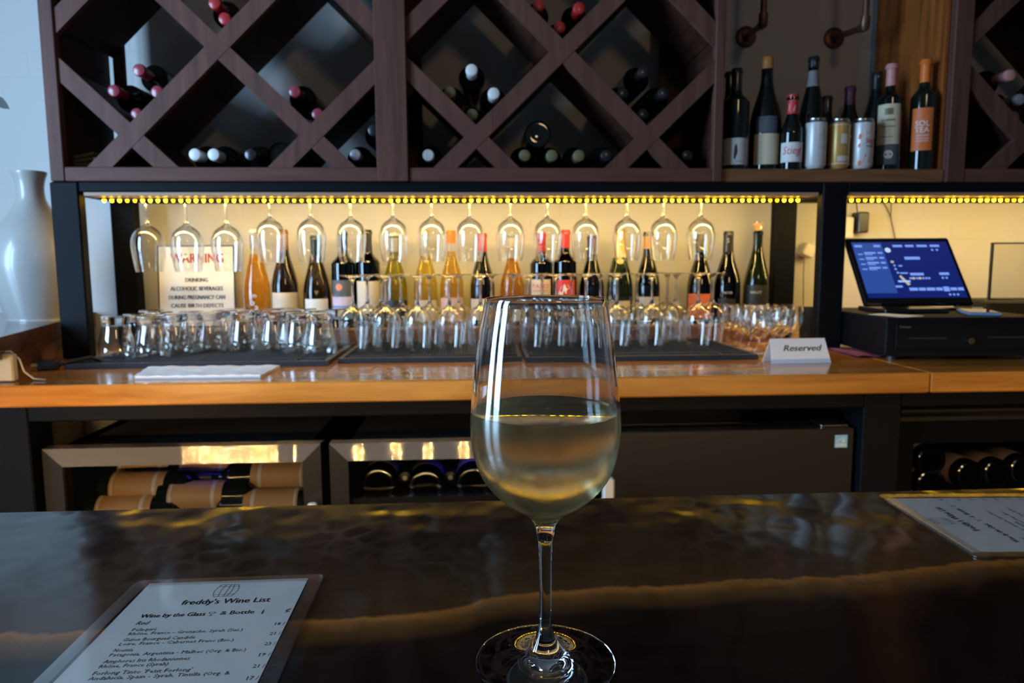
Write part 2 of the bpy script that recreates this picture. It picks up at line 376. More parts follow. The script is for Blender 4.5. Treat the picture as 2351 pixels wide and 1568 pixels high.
plain('grey_print', (0.20, 0.19, 0.18), 0.6)
plain('white_print', (0.80, 0.80, 0.80), 0.5)
plain('red_capsule', (0.45, 0.02, 0.02), 0.35, coat=0.3)
plain('wine_capsule', (0.30, 0.03, 0.05), 0.32, coat=0.4)
plain('pink_capsule', (0.62, 0.26, 0.24), 0.35)
plain('purple_capsule', (0.10, 0.025, 0.06), 0.35)
plain('orange_capsule', (0.80, 0.17, 0.02), 0.4)
plain('amber_capsule', (0.55, 0.22, 0.05), 0.4)
plain('copper_capsule', (0.22, 0.10, 0.045), 0.4)
plain('olive_capsule', (0.16, 0.13, 0.06), 0.4)
plain('gold_foil', (0.75, 0.48, 0.14), 0.3, 0.7, bump=0.3, bscale=120)
plain('silver_foil', (0.42, 0.43, 0.44), 0.3, 0.7)
plain('black_capsule', (0.012, 0.011, 0.012), 0.32, coat=0.4)
plain('white_capsule', (0.75, 0.74, 0.70), 0.35)
plain('grey_capsule', (0.35, 0.35, 0.36), 0.35, 0.4)
plain('yellow_capsule', (0.72, 0.50, 0.08), 0.35)
plain('green_white_cap', (0.35, 0.42, 0.35), 0.35)
plain('cork', (0.62, 0.36, 0.16), 0.8, var=0.3, bscale=200)
plain('can_white', (0.62, 0.63, 0.62), 0.35, 0.15)
plain('can_gold', (0.52, 0.30, 0.08), 0.35, 0.2)
plain('can_metal', (0.45, 0.45, 0.46), 0.25, 1.0)
thin('clear_glass', (0.985, 0.99, 0.985), 0.05, 0.95, 2.3)
thin('tumbler_glass', (0.98, 0.98, 0.97), 0.05, 0.95, 2.0)
thin('door_glass', (0.72, 0.74, 0.76), 0.035, 0.8, 4)
thin('acrylic', (0.93, 0.93, 0.9), 0.05, 0.8, 4)
thin('laminate', (0.97, 0.97, 0.97), 0.03, 0.9, 3.6, rough=0.06)
thin('sealed_edge', (0.93, 0.93, 0.92), 0.05, 0.95, 2.6, rough=0.21)
thin('clear_bottle', (0.96, 0.95, 0.90), 0.045, 0.8, 3.0)
thin('orange_wine', (0.97, 0.66, 0.17), 0.0, 0.2, 3.0, haze=0.2)
thin('peach_wine', (0.97, 0.75, 0.32), 0.0, 0.2, 3.0, haze=0.2)
thin('straw_wine', (0.95, 0.82, 0.30), 0.0, 0.2, 3.0, haze=0.12)
thin('yellowgreen_bottle', (0.70, 0.66, 0.10), 0.045, 0.75, 3.0, haze=0.1)
thin('olive_bottle', (0.26, 0.20, 0.04), 0.045, 0.75, 3.0)
thin('brownolive_bottle', (0.16, 0.10, 0.03), 0.045, 0.75, 3.0)
thin('green_bottle', (0.16, 0.24, 0.03), 0.045, 0.75, 3.0)
thin('dark_bottle', (0.035, 0.025, 0.015), 0.05, 0.8, 3.0)
plain('black_bottle', (0.004, 0.005, 0.004), 0.05, spec=0.6)
plain('green_black_bottle', (0.006, 0.010, 0.006), 0.06, spec=0.6)
emis('led_on', (1.0, 0.56, 0.004), 55.0)
emis('led_low', (1.0, 0.45, 0.004), 14.0)
emis('work_led', (1.0, 0.70, 0.36), 40.0)
emis('blue_led', (0.03, 0.03, 1.0), 6.0)
emis('screen_navy', (0.006, 0.016, 0.15), 1.0)
emis('screen_blue', (0.025, 0.075, 0.33), 1.0)
emis('screen_pale', (0.20, 0.36, 0.95), 1.0)
emis('screen_white', (0.55, 0.72, 1.0), 1.0)
emis('screen_gold', (0.55, 0.50, 0.35), 1.0)
def crystal(name):
    """clear crystal; below the fill line a mist of condensation roughens the outside"""
    m, nt, b = mat(name); L = nt.links.new
    b.inputs['Transmission Weight'].default_value = 1; b.inputs['IOR'].default_value = 1.5; b.inputs['Roughness'].default_value = 0.0
    tc = N(nt, 'ShaderNodeTexCoord'); sp = N(nt, 'ShaderNodeSeparateXYZ'); L(tc.outputs['Object'], sp.inputs[0])
    up = N(nt, 'ShaderNodeMapRange', interpolation_type='SMOOTHSTEP'); up.inputs[1].default_value = 0.156; up.inputs[2].default_value = 0.146; L(sp.outputs['Z'], up.inputs[0])
    dn = N(nt, 'ShaderNodeMapRange', interpolation_type='SMOOTHSTEP'); dn.inputs[1].default_value = 0.086; dn.inputs[2].default_value = 0.094; L(sp.outputs['Z'], dn.inputs[0])
    mu = N(nt, 'ShaderNodeMath', operation='MULTIPLY'); L(up.outputs[0], mu.inputs[0]); L(dn.outputs[0], mu.inputs[1])
    sc = N(nt, 'ShaderNodeMath', operation='MULTIPLY'); sc.inputs[1].default_value = 0.14; L(mu.outputs[0], sc.inputs[0]); L(sc.outputs[0], b.inputs['Roughness'])
    tl = N(nt, 'ShaderNodeBsdfTranslucent'); tl.inputs[0].default_value = (1, 0.98, 0.94, 1)
    ms = N(nt, 'ShaderNodeMixShader'); fm = N(nt, 'ShaderNodeMath', operation='MULTIPLY'); fm.inputs[1].default_value = 0.03
    L(mu.outputs[0], fm.inputs[0]); L(fm.outputs[0], ms.inputs[0]); L(b.outputs[0], ms.inputs[1]); L(tl.outputs[0], ms.inputs[2])
    L(ms.outputs[0], nt.nodes['Material Output'].inputs['Surface'])
crystal('crystal')
m, nt, b = mat('solid_glass')
b.inputs['Transmission Weight'].default_value = 1; b.inputs['IOR'].default_value = 1.5; b.inputs['Roughness'].default_value = 0.0
m, nt, b = mat('white_wine')
b.inputs['Transmission Weight'].default_value = 1; b.inputs['IOR'].default_value = 1.34; b.inputs['Roughness'].default_value = 0.0
b.inputs['Base Color'].default_value = (1.0, 0.93, 0.60, 1)
# yellow translucent share put into the wine material to make it glow brighter
tl = N(nt, 'ShaderNodeBsdfTranslucent'); tl.inputs[0].default_value = (1.0, 0.72, 0.25, 1)
ms = N(nt, 'ShaderNodeMixShader'); ms.inputs[0].default_value = 0.10
nt.links.new(b.outputs[0], ms.inputs[1]); nt.links.new(tl.outputs[0], ms.inputs[2]); nt.links.new(ms.outputs[0], nt.nodes['Material Output'].inputs['Surface'])

# ------------------------------------------------------------------ the room
struct('floor', MB().box(-2.4, 3.4, -2.2, 2.6, -0.05, 0), 'floor_wood')
struct('ceiling', MB().box(-2.4, 3.4, -2.2, 2.6, 2.9, 2.95), 'ceiling_paint')
struct('wall_back', MB().box(-2.4, 3.4, 2.40, 2.6, 0, 2.9), 'white_painted_brick')
lw_ = MB()
lw_.box(-2.4, -2.2, -2.0, -0.20, 0, 2.9); lw_.box(-2.4, -2.2, 1.20, 2.40, 0, 2.9); lw_.box(-2.4, -2.2, -0.20, 1.20, 0, 0.75); lw_.box(-2.4, -2.2, -0.20, 1.20, 2.5, 2.9)
struct('wall_left', lw_, 'plaster')
struct('wall_right', MB().box(3.2, 3.4, -2.0, 2.40, 0, 2.9), 'plaster')
struct('wall_front', MB().box(-2.4, 3.4, -2.2, -2.0, 0, 2.9), 'plaster')
win = thing('window_1', None, None, (-2.3, 0.50, 0.75)); win['kind'] = 'structure'
wf = MB()
for a, b_, c, d_ in ((-0.70, -0.54, 0, 1.75), (0.54, 0.70, 0, 1.75), (-0.54, 0.54, 0, 0.06), (-0.54, 0.54, 1.69, 1.75), (-0.12, 0.12, 0.06, 1.69)):
    wf.box(-0.03, 0.03, a, b_, c, d_)
wf.build('window_frame', 'black_steel', win)
for sx in (-1, 1):
    MB().box(-0.003, 0.003, min(sx * 0.12, sx * 0.54), max(sx * 0.12, sx * 0.54), 0.06, 1.69).build('pane', 'clear_glass', win)

# ------------------------------------------------------------------ the guest bar in front
bar = thing('bar_counter', 'dark glossy live edge wood bar top across the foreground', 'bar', (0, 0, 0))
MB().bevbox(-3.0, 3.0, -0.06, 0.665, 1.028, 1.07, 0.0025).build('bar_top', 'dark_live_edge_wood', bar)
MB().box(-3.0, 3.0, 0.30, 0.36, 0.0, 1.028).build('front_panel', 'rack_board', bar)
MB().box(-3.0, 3.0, 0.588, 0.61, 0.99, 1.028).build('lip_rail', 'black_steel', bar)
wl = thing('work_light_strip', 'warm LED strip hidden under the lip of the guest bar', 'light strip', (0, 0.60, 0.98))
MB().box(-1.3, 1.1, -0.008, 0.008, 0.0, 0.01).build('channel', 'can_metal', wl)
xs = [-1.06 + 0.0185 * i for i in range(19)] + [-0.66, -0.545, -0.44, -0.415, -0.30, -0.275, -0.185, -0.16, -0.05, -0.025]
dm = None
for x in xs:
    if dm is None:
        dm = MB().box(-0.003, 0.003, -0.003, 0.009, -0.006, 0.0).build('led_bulb', 'work_led', wl, loc=(x, 0, 0)); d0 = dm
    else:
        c = d0.copy(); COL.objects.link(c); c.location = (x, 0, 0)

# ------------------------------------------------------------------ back counter, riser, ledge
seam = PY(2137, 870, 1.55).x
bc = thing('back_counter', 'honey coloured butcher block worktop along the back bar', 'counter', (0, 1.55, 1.04))
MB().bevbox(-1.15, seam - 0.0008, 0, 0.85, -0.047, 0, 0.003).build('worktop_slab', 'honey_butcher_block', bc)
MB().bevbox(seam + 0.0008, 2.7, 0, 0.85, -0.047, 0, 0.003).build('worktop_slab', 'honey_butcher_block', bc)
tag(MB().bevbox(-1.02, 0.975, 2.215, 2.398, 1.0405, 1.092, 0.003).build('bottle_riser', 'riser_wood'), 'low reddish wooden plank riser under the row of bottles', 'riser')
ledge = MB(); zl = 1.14
p = [(-2.195, 1.10), (-0.90, 1.10), (-1.135, 2.02), (-1.235, 2.398), (-2.195, 2.398)]
ledge.add([(x, y, zl - 0.05) for x, y in p] + [(x, y, zl) for x, y in p], [(4, 3, 2, 1, 0), (5, 6, 7, 8, 9)] + [(i, (i + 1) % 5, 5 + (i + 1) % 5, 5 + i) for i in range(5)])
tag(ledge.build('side_ledge', 'ledge_wood'), 'dark reddish wooden side ledge holding the white vase', 'ledge')
lp = MB()
p = [(-2.19, 1.75), (-1.16, 1.75), (-1.185, 2.02), (-1.29, 2.39), (-2.19, 2.39)]
lp.add([(x, y, 0.0) for x, y in p] + [(x, y, zl - 0.05) for x, y in p], [(4, 3, 2, 1, 0), (5, 6, 7, 8, 9)] + [(i, (i + 1) % 5, 5 + (i + 1) % 5, 5 + i) for i in range(5)])
lpo = lp.build('ledge_cabinet', 'riser_wood'); tag(lpo, 'plain wooden cabinet carrying the side ledge at the left', 'cabinet')

# ------------------------------------------------------------------ black steel frame
PL, PLr, PR, PRr = -1.115, -1.041, 0.990, 1.063
fr = thing('steel_frame', 'black square tube steel frame holding up the wine rack', 'frame', (0, 2.0, 1.04))
def post(x0, x1, y0, y1, z0, z1): MB().bevbox(x0, x1, y0 - 2.0, y1 - 2.0, z0 - 1.04, z1 - 1.04, 0.004).build('post', 'black_steel', fr)
for x0, x1 in ((PL, PLr), (PR, PRr)):
    post(x0, x1, 1.98, 2.016, 1.0405, 1.5145); post(x0, x1, 2.292, 2.33, 1.0405, 1.5145)
def beam(x0, x1, y0, y1, z0, z1): MB().bevbox(x0, x1, y0 - 2.0, y1 - 2.0, z0 - 1.04, z1 - 1.04, 0.003).build('beam', 'black_steel', fr)
beam(PLr, PR, 1.982, 2.06, 1.487, 1.5145); beam(PRr, 2.6, 1.982, 2.06, 1.487, 1.5145)
beam(PLr, PR, 2.292, 2.37, 1.487, 1.5145); beam(PRr, 2.6, 2.292, 2.37, 1.487, 1.5145)
beam(PL, PLr, 2.016, 2.292, 1.487, 1.5145); beam(PR, PRr, 2.016, 2.292, 1.487, 1.5145)
fb = thing('counter_frame', 'dark grey steel frame under the back counter edge', 'frame', (0, 1.6, 0))
def fbox(name, x0, x1, y0, y1, z0, z1): MB().bevbox(x0, x1, y0 - 1.6, y1 - 1.6, z0, z1, 0.003).build(name, 'black_steel', fb)
for x0, x1 in ((-1.085, -0.985), (0.922, 1.014)):
    fbox('post', x0, x1, 1.60, 1.69, 0, 0.9925); fbox('post', x0, x1, 2.28, 2.37, 0, 0.9925)
fbox('beam', -0.985, 0.922, 1.60, 1.65, 0.95, 0.9925); fbox('beam', 1.014, 2.6, 1.60, 1.65, 0.95, 0.9925); fbox('beam', -1.5, -1.085, 1.60, 1.65, 0.95, 0.9925)

# ------------------------------------------------------------------ the wine racks above
ZR0, ZR1, ZT = 1.515, 1.552, 2.46
def clip(poly, x0, x1, z0, z1):
    def cut(ps, inside, inter):
        out = []
        for i, a in enumerate(ps):
            b = ps[(i + 1) % len(ps)]
            if inside(a):
                out.append(a)
                if not inside(b): out.append(inter(a, b))
            elif inside(b): out.append(inter(a, b))
        return out
    def ix(v): return lambda a, b: (v, a[1] + (b[1] - a[1]) * (v - a[0]) / (b[0] - a[0]))
    def iz(v): return lambda a, b: (a[0] + (b[0] - a[0]) * (v - a[1]) / (b[1] - a[1]), v)
    for ins, it in ((lambda q: q[0] >= x0, ix(x0)), (lambda q: q[0] <= x1, ix(x1)), (lambda q: q[1] >= z0, iz(z0)), (lambda q: q[1] <= z1, iz(z1))):
        if not poly: return poly
        poly = cut(poly, ins, it)
    return poly
SL = 0.966
def lattice(root, x0, x1, zc=1.862):
    xc = (x0 + x1) / 2
    for sg in (1, -1):
        for k in range(-2, 4):
            q = lambda x: zc + sg * SL * (x - xc) + k * 0.454
            for half, y0, y1, nm, mt in ((0.007, 2.001, 2.28, 'diagonal_board', 'rack_board'), (0.0225, 1.9815 + (0.0012 if sg < 0 else 0), 2.001, 'face_strip', 'rack_stain')):
                w = half * sqrt(1 + SL * SL)
                poly = clip([(x0 - 1, q(x0 - 1) - w), (x1 + 1, q(x1 + 1) - w), (x1 + 1, q(x1 + 1) + w), (x0 - 1, q(x0 - 1) + w)], x0, x1, ZR1, ZT - 0.03)
                if len(poly) < 3 or max(p[0] for p in poly) - min(p[0] for p in poly) < 0.02: continue
                # shape in local axes: grain follows the board
                M = Matrix.Identity(4)
                o = MB().prism(poly, y0, y1).build(nm, mt, root)
        
def stile(root, x0, x1, z0=ZR0, y0=1.975): MB().bevbox(x0, x1, y0, 2.0, z0, ZT, 0.002).build('stile', 'rack_stain', root)
rk = thing('wine_rack', 'large dark stained diamond wine rack with two bays', 'wine rack')
B0, B1, C0, C1, D0, D1 = -1.107, -1.071, -0.252, -0.168, 0.671, 0.697
stile(rk, B0, B1); stile(rk, C0, C1, y0=1.970); stile(rk, D0, D1)
MB().bevbox(B1, C0, 1.977, 2.0, ZR0, ZR1, 0.002).build('bottom_rail', 'rack_stain_x', rk)
MB().bevbox(C1, D0, 1.977, 2.0, ZR0, ZR1, 0.002).build('bottom_rail', 'rack_stain_x', rk)
MB().box(B1, D0, 2.0, 2.34, ZR0, ZR1).build('bottom_board', 'rack_board', rk)
MB().box(B0, B1 - 0.012, 2.0, 2.285, ZR0, ZT).build('side_panel', 'rack_board', rk)
MB().box(C0 + 0.03, C1 - 0.03, 2.0, 2.285, ZR1, ZT - 0.03).build('divider_panel', 'rack_board', rk)
MB().box(D0 + 0.003, D1 - 0.003, 2.0, 2.34, ZR0, ZT).build('side_panel', 'rack_board', rk)
MB().box(B1, D0, 1.98, 2.34, ZT - 0.03, ZT).build('top_board', 'rack_board', rk)
for a, b_ in ((B1, B1 + 0.03), (C0 - 0.02, C0 + 0.03), (C1 - 0.03, C1 + 0.02), (D0 - 0.075, D0)):
    MB().box(a, b_, 2.281, 2.30, ZR1, ZT - 0.03).build('back_stile', 'rack_board', rk)
lattice(rk, B1, C0); lattice(rk, C1, D0)
E0, E1 = 1.343, 1.396
sb = thing('open_shelf', 'open shelf bay with amber wood side between two wine racks', 'shelf')
MB().bevbox(D1, E0, 1.985, 2.34, ZR0, ZR1, 0.003).build('shelf_board', 'riser_wood', sb)
MB().box(E0 - 0.008, E0, 2.0, 2.36, ZR1, ZT).build('side_panel', 'amber_panel', sb)
MB().box(D1, E0, 2.0, 2.34, ZT - 0.03, ZT).build('top_board', 'rack_board', sb)
rk2 = thing('wine_rack', 'second dark wine rack cut off by the right picture edge', 'wine rack')
stile(rk2, E0 + 0.001, E1); 
F1 = E1 + 0.83
stile(rk2, F1, F1 + 0.05)
MB().bevbox(E1, F1, 1.977, 2.0, ZR0, ZR1, 0.002).build('bottom_rail', 'rack_stain_x', rk2)
MB().box(E1, F1, 2.0, 2.34, ZR0, ZR1).build('bottom_board', 'rack_board', rk2)
MB().box(E0 + 0.003, E1 - 0.02, 2.0, 2.34, ZR0, ZT).build('side_panel', 'rack_board', rk2)
MB().box(F1 + 0.003, F1 + 0.047, 2.0, 2.34, ZR0, ZT).build('side_panel', 'rack_board', rk2)
MB().box(E1, F1, 1.98, 2.34, ZT - 0.03, ZT).build('top_board', 'rack_board', rk2)
lattice(rk2, E1, F1)

# ------------------------------------------------------------------ LED strips and stemware rails under the rack
def led_strip(label, x0, x1, first=[None, None]):
    t = thing('led_strip', label, 'light strip', ((x0 + x1) / 2, 2.03, 1.478))
    cx = (x0 + x1) / 2
    MB().box(x0 - cx, x1 - cx, -0.044, 0.028, 0.0, 0.0088).build('batten', 'pale_batten', t)
    MB().box(x0 - cx, x1 - cx, 0.028, 0.044, -0.004, 0.0088).build('tape', 'black_plastic', t)
    n = int((x1 - x0) / 0.0208)
    for i in range(n):
        k = 1 if (i * 7919) % 11 in (2, 7, 8) else 0
        if first[k] is None:
            first[k] = MB().lathe([(0, -0.0055), (0.0032, -0.0042), (0.0043, -0.0015), (0.0043, 0.004), (0, 0.004)], 10).build('led_bulb', ('led_on', 'led_low')[k], t, 50); b = first[k]
        else:
            b = first[k].copy(); COL.objects.link(b); b.parent = t
        b.location = (x0 - cx + 0.012 + 0.0208 * i, 0.036, -0.006)
led_strip('warm LED strip glowing above the row of hanging glasses', -1.03, 0.98)
led_strip('warm LED strip glowing above the register screen', 1.066, 2.2)
sr = thing('stemware_rail', 'metal rail rack from which the upside down glasses hang', 'glass rack', (0, 2.13, 1.515))
HX = [(430, 1), (522, 1), (340, 1), (622, 0), (715, 0), (807, 0), (904, 0), (992, 0), (1079, 0), (1172, 0), (1257, 0), (1344, 0), (1439, 0), (1522, 0), (1608, 0)]
HX.sort()
hx = [PY(px, 560, 2.13).x for px, _ in HX]
for x in hx:
    for s_ in (-1, 1):
        MB().bevbox(x + s_ * 0.022 - 0.008, x + s_ * 0.022 + 0.008, -0.06, 0.10, -0.0115, -0.0095, 0.0005).build('rail', 'chrome', sr)
        MB().box(x + s_ * 0.029 - 0.0008, x + s_ * 0.029 + 0.0008, -0.06, 0.10, -0.0095, -0.0003).build('rail_web', 'chrome', sr)

# ------------------------------------------------------------------ wine glasses
BOWL = [(0.0328, 0.2093), (0.0361, 0.1917), (0.0390, 0.1701), (0.0410, 0.1506), (0.0416, 0.1383), (0.0404, 0.1260), (0.0369, 0.1135), (0.0304, 0.1035), (0.0222, 0.0959), (0.0139, 0.0905), (0.0088, 0.0862)]
STEM = [(0.0088, 0.0862), (0.0062, 0.082), (0.0045, 0.0744), (0.0038, 0.068), (0.0034, 0.0474), (0.0034, 0.0291), (0.0041, 0.0215), (0.0062, 0.0140)]
FOOT = [(0.0062, 0.0140), (0.0105, 0.0080), (0.019, 0.0044), (0.030, 0.0024), (0.0395, 0.0015), (0.0402, 0.0008), (0.0395, 0.0)]
def spline(pts, n=3):
    out = []
    for i in range(len(pts) - 1):
        p0, p1, p2, p3 = pts[max(i - 1, 0)], pts[i], pts[i + 1], pts[min(i + 2, len(pts) - 1)]
        for k in range(n):
            t = k / n
            out.append(tuple(0.5 * (2 * p1[j] + (p2[j] - p0[j]) * t + (2 * p0[j] - 5 * p1[j] + 4 * p2[j] - p3[j]) * t * t + (3 * p1[j] - p0[j] - 3 * p2[j] + p3[j]) * t ** 3) for j in (0, 1)))
    return out + [pts[-1]]
def inner(prof, t):
    """offset of a bowl profile (rim first) towards the inside"""
    out = []
    for i, (r, z) in enumerate(prof):
        a, b = prof[max(i - 1, 0)], prof[min(i + 1, len(prof) - 1)]
        dr, dz = b[0] - a[0], b[1] - a[1]; L = sqrt(dr * dr + dz * dz)
        nr, nz = dz / L, -dr / L
        out.append((r + nr * t, z + nz * t))
    return out
# the full glass in the foreground: one closed body of crystal plus the wine
G = PY(1252, 1000, 0.384); gx = G.x
fg = thing('wine_glass', 'large stemmed wine glass of white wine standing on the dark bar', 'wine glass', (gx, 0.384, 1.0702))
ob = spline(BOWL, 5); ib = [p for p in inner(ob, 0.0010) if p[0] > 0.0075]
body = list(reversed(spline(FOOT, 3))) + list(reversed(spline(STEM, 3)))[1:] + list(reversed(ob))[1:]
rimc = [(0.0326, 0.2097), (0.0321, 0.2097)]
MB().lathe([(0, 0.0012), (0.03, 0.0010), (0.037, 0.0)] + body + rimc + [p for p in ib[1:]] + [(0.004, ib[-1][1] - 0.0016), (0, ib[-1][1] - 0.002)], 96).build('glass_body', 'crystal', fg, 40)
ZW = 0.1475
def r_at(prof, z):
    for (r0, z0), (r1, z1) in zip(prof, prof[1:]):
        if z1 <= z <= z0: return r0 + (r1 - r0) * (z - z0) / (z1 - z0)
    return prof[-1][0]
iw = [p for p in inner(ob, 0.0008) if p[1] < ZW and p[0] > 0.0075]
rw = r_at(inner(ob, 0.0008), ZW)
MB().lathe([(0, iw[-1][1] - 0.0022), (0.004, iw[-1][1] - 0.0018)] + list(reversed(iw)) + [(rw, ZW + 0.0006), (rw - 0.0010, ZW - 0.0001), (rw - 0.003, ZW - 0.0006), (0, ZW - 0.0006)], 96).build('wine', 'white_wine', fg, 40)
# the clean glasses behind: bowl, stem and foot
def make_glass(name, label, k=1.0, bowl=None, stem_extra=0.0, n=40):
    t = thing(name, label, 'wine glass')
    ob = [(r * k, z * k + stem_extra) for r, z in spline(bowl or BOWL, 3)]
    st = [(r, z * k + (stem_extra if i < 4 else 0)) for i, (r, z) in enumerate(STEM)]
    st[0] = (ob[-1][0], ob[-1][1])
    ib = [p for p in inner(ob, 0.0011) if p[0] > 0.006]
    MB().lathe(list(reversed(ob)) + ib + [(0, ib[-1][1] - 0.001)], n).build('bowl', 'clear_glass', t, 50)
    MB().lathe([(0, st[-1][1])] + list(reversed(st)) + [(0, st[0][1])], 14).build('stem', 'solid_glass', t, 60)
    MB().lathe([(0, 0)] + list(reversed([(r * 0.97, z * k) for r, z in FOOT])), n).build('foot', 'solid_glass', t, 50)
    return t
hp = make_glass('wine_glass', 'x', 1.035); hb = make_glass('wine_glass', 'x', 1.10, stem_extra=0.012)
used = set()
GH = 'upside down glasses hanging under the rack'
for i, ((px, big), x) in enumerate(zip(HX, hx)):
    src = hb if big else hp
    lab = ('%s wide glass from the left hanging upside down in front of the warning sign' % ORD[i]) if big else ('%s slim wine glass from the left hanging upside down from the rail' % ORD[i - 3])
    if big and i == 0: lab = 'wide wine glass hanging upside down at the left end, beside the black post'
    if src.name in used: o = copy_tree(src, label=lab, group=GH)
    else: o = src; used.add(src.name); tag(o, lab, None, GH)
    o.location = (x, 2.13, 1.5055 - (0 if not big else 0)); o.rotation_euler = (pi, 0, random.uniform(0, 6))
    o.location.z = 1.5148
    if not big: o.location.z = 1.5148
sp0 = make_glass('wine_glass', 'x', 1.0)
ROWF = [813, 887, 960, 1033, 1104, 1213, 1277, 1345, 1415, 1494, 1600]
ROWB = [846, 922, 988, 1054, 1130, 1180, 1245, 1312, 1378, 1462, 1550, 1632]
ROWC = [878, 1400, 1530]
SG = 'upside down glasses on the bar mats'
first = True
def jit(a): return random.uniform(-a, a)
rows = (('front', ROWF, 2.015, 780), ('middle', ROWB, 2.098, 765), ('back', ROWC, 2.168, 755))
for nm, row, Y, py in rows:
    for i, px in enumerate(row):
        lab = '%s upturned wine glass from the left in the %s row on the rubber mats' % (ORD[i], nm)
        loc = (PY(px, py, Y).x, Y + jit(0.006), 1.0525); rot = (pi, 0, random.uniform(0, 6))
        if first: o = sp0; first = False; o.location = loc; o.rotation_euler = rot; tag(o, lab, None, SG)
        else: o = copy_tree(sp0, loc, rot, lab, SG)
        o.location.z = 1.0525 + 0.2093

# ------------------------------------------------------------------ tumblers and tasting glasses
TUM = [(0.0405, 0.0), (0.0435, 0.008), (0.0440, 0.020), (0.0425, 0.036), (0.0385, 0.056), (0.0345, 0.072), (0.0322, 0.084), (0.0322, 0.093), (0.0338, 0.099), (0.0345, 0.1045), (0.0335, 0.108), (0.030, 0.1095)]
to = spline(TUM, 2); ti = [(r - 0.0018, z) for r, z in to if z < 0.086]
def make_tumbler():
    t = thing('tumbler', 'x', 'tumbler')
    MB().lathe([(0, 0.086)] + list(reversed([(r, z) for r, z in ti])) + [(0.0392, 0.0)] + [p for p in to if p[1] < 0.0875], 36).build('wall', 'tumbler_glass', t, 50)
    MB().lathe([(0, 0.0872), (0.0322, 0.0875)] + [p for p in to if p[1] >= 0.0876] + [(0, 0.1092)], 36).build('thick_base', 'solid_glass', t, 50)
    return t
tm = make_tumbler(); firstT = True
TROWS = (('front', [(268, 1.905), (350, 1.905), (735, 1.915), (688, 1.965)]), ('middle', [(318, 1.985), (405, 1.975), (483, 2.02), (562, 2.02), (632, 2.02), (444, 2.06)]), ('back', [(372, 2.07), (352, 2.15), (520, 2.10), (600, 2.10), (668, 2.05), (728, 2.05), (545, 2.17), (626, 2.17), (703, 2.14), (770, 2.12)]))
for nm, row in TROWS:
    row = sorted(row)
    for i, (px, Y) in enumerate(row):
        lab = '%s upturned flared tumbler from the left in the %s row of tumblers' % (ORD[i], nm)
        loc = (PY(px, 790, Y).x, Y, 1.0525); rot = (0, 0, random.uniform(0, 6))
        if firstT: o = tm; firstT = False; o.location = loc; tag(o, lab, None, 'upturned tumblers on the left mat')
        else: o = copy_tree(tm, loc, rot, lab, 'upturned tumblers on the left mat')
TB = [(0.0300, 0.122), (0.0325, 0.112), (0.0345, 0.098), (0.0345, 0.084), (0.0322, 0.070), (0.026, 0.057), (0.016, 0.047), (0.0075, 0.042)]
def make_taster():
    t = thing('tasting_glass', 'x', 'tasting glass')
    ob = spline(TB, 3); ib = [p for p in inner(ob, 0.0013) if p[0] > 0.005]
    MB().lathe(list(reversed(ob)) + ib + [(0, ib[-1][1] - 0.001)], 32).build('bowl', 'tumbler_glass', t, 50)
    MB().lathe([(0.010, 0.006), (0.006, 0.013), (0.0055, 0.030), (0.0075, 0.042)], 14).build('stem', 'tumbler_glass', t, 60)
    MB().lathe([(0, 0), (0.028, 0), (0.0285, 0.0015), (0.020, 0.0035), (0.010, 0.006)], 32).build('foot', 'tumbler_glass', t, 50)
    return t
tg = make_taster(); k = 0
TP = [(1741, 1.895), (1722, 1.985), (1792, 1.955), (1776, 2.04), (1704, 2.06), (1757, 2.115), (1816, 2.06), (1690, 2.135), (1740, 2.185), (1797, 2.14), (1672, 2.19)]
TP.sort()
for i, (px, Y) in enumerate(TP):
    lab = '%s small short stemmed tasting glass from the left, behind the tent card' % ORD[i]
    loc = (PY(px, 760, Y).x, Y, 1.0404)
    if i == 0: tg.location = loc; tag(tg, lab, None, 'tasting glasses by the right post')
    else: copy_tree(tg, loc, None, lab, 'tasting glasses by the right post')

# ------------------------------------------------------------------ rubber bar mats
def bar_mat_thing(label, x0, x1, y0, y1):
    t = thing('bar_mat', label, 'bar mat', (x0, y0, 1.0404), 0, 'rubber bar mats')
    w, d = x1 - x0, y1 - y0
    mb = MB(); mb.box(0, w, 0, d, 0, 0.004)
    for a, b_, c, e_ in ((0, w, 0, 0.012), (0, w, d - 0.012, d), (0, 0.012, 0.012, d - 0.012), (w - 0.012, w, 0.012, d - 0.012), (0, w, 0.052, 0.057), (w - 0.09, w - 0.086, 0.012, d - 0.012)):
        mb.box(a, b_, c, e_, 0.004, 0.0125)
    mb.build('tray', 'black_rubber', t)
    nb = MB(); nx = int((w - 0.03) / 0.0085); ny = int((d - 0.03) / 0.011)
    for i in range(nx):
        for j in range(ny):
            x = 0.017 + 0.0085 * i; y = 0.017 + 0.011 * j
            if 0.046 < y < 0.062 or w - 0.096 < x < w - 0.08: continue
            nb.add([(x - 0.0022, y - 0.003, 0.004), (x + 0.0022, y - 0.003, 0.004), (x + 0.0022, y + 0.003, 0.004), (x - 0.0022, y + 0.003, 0.004), (x - 0.0016, y - 0.0024, 0.0115), (x + 0.0016, y - 0.0024, 0.0115), (x + 0.0016, y + 0.0024, 0.0115), (x - 0.0016, y + 0.0024, 0.0115)],
                   [(4, 5, 6, 7), (0, 1, 5, 4), (1, 2, 6, 5), (2, 3, 7, 6), (3, 0, 4, 7)])
    o = nb.build('nubs', 'black_rubber', t); o['kind'] = 'stuff'
bar_mat_thing('black rubber bar mat under the tumblers at the left', -1.00, -0.362, 1.785, 2.205)
bar_mat_thing('black rubber bar mat in the middle under upturned wine glasses', -0.345, 0.118, 1.825, 2.205)
bar_mat_thing('black rubber bar mat beside the tent card on the right', 0.128, 0.745, 1.80, 2.205)

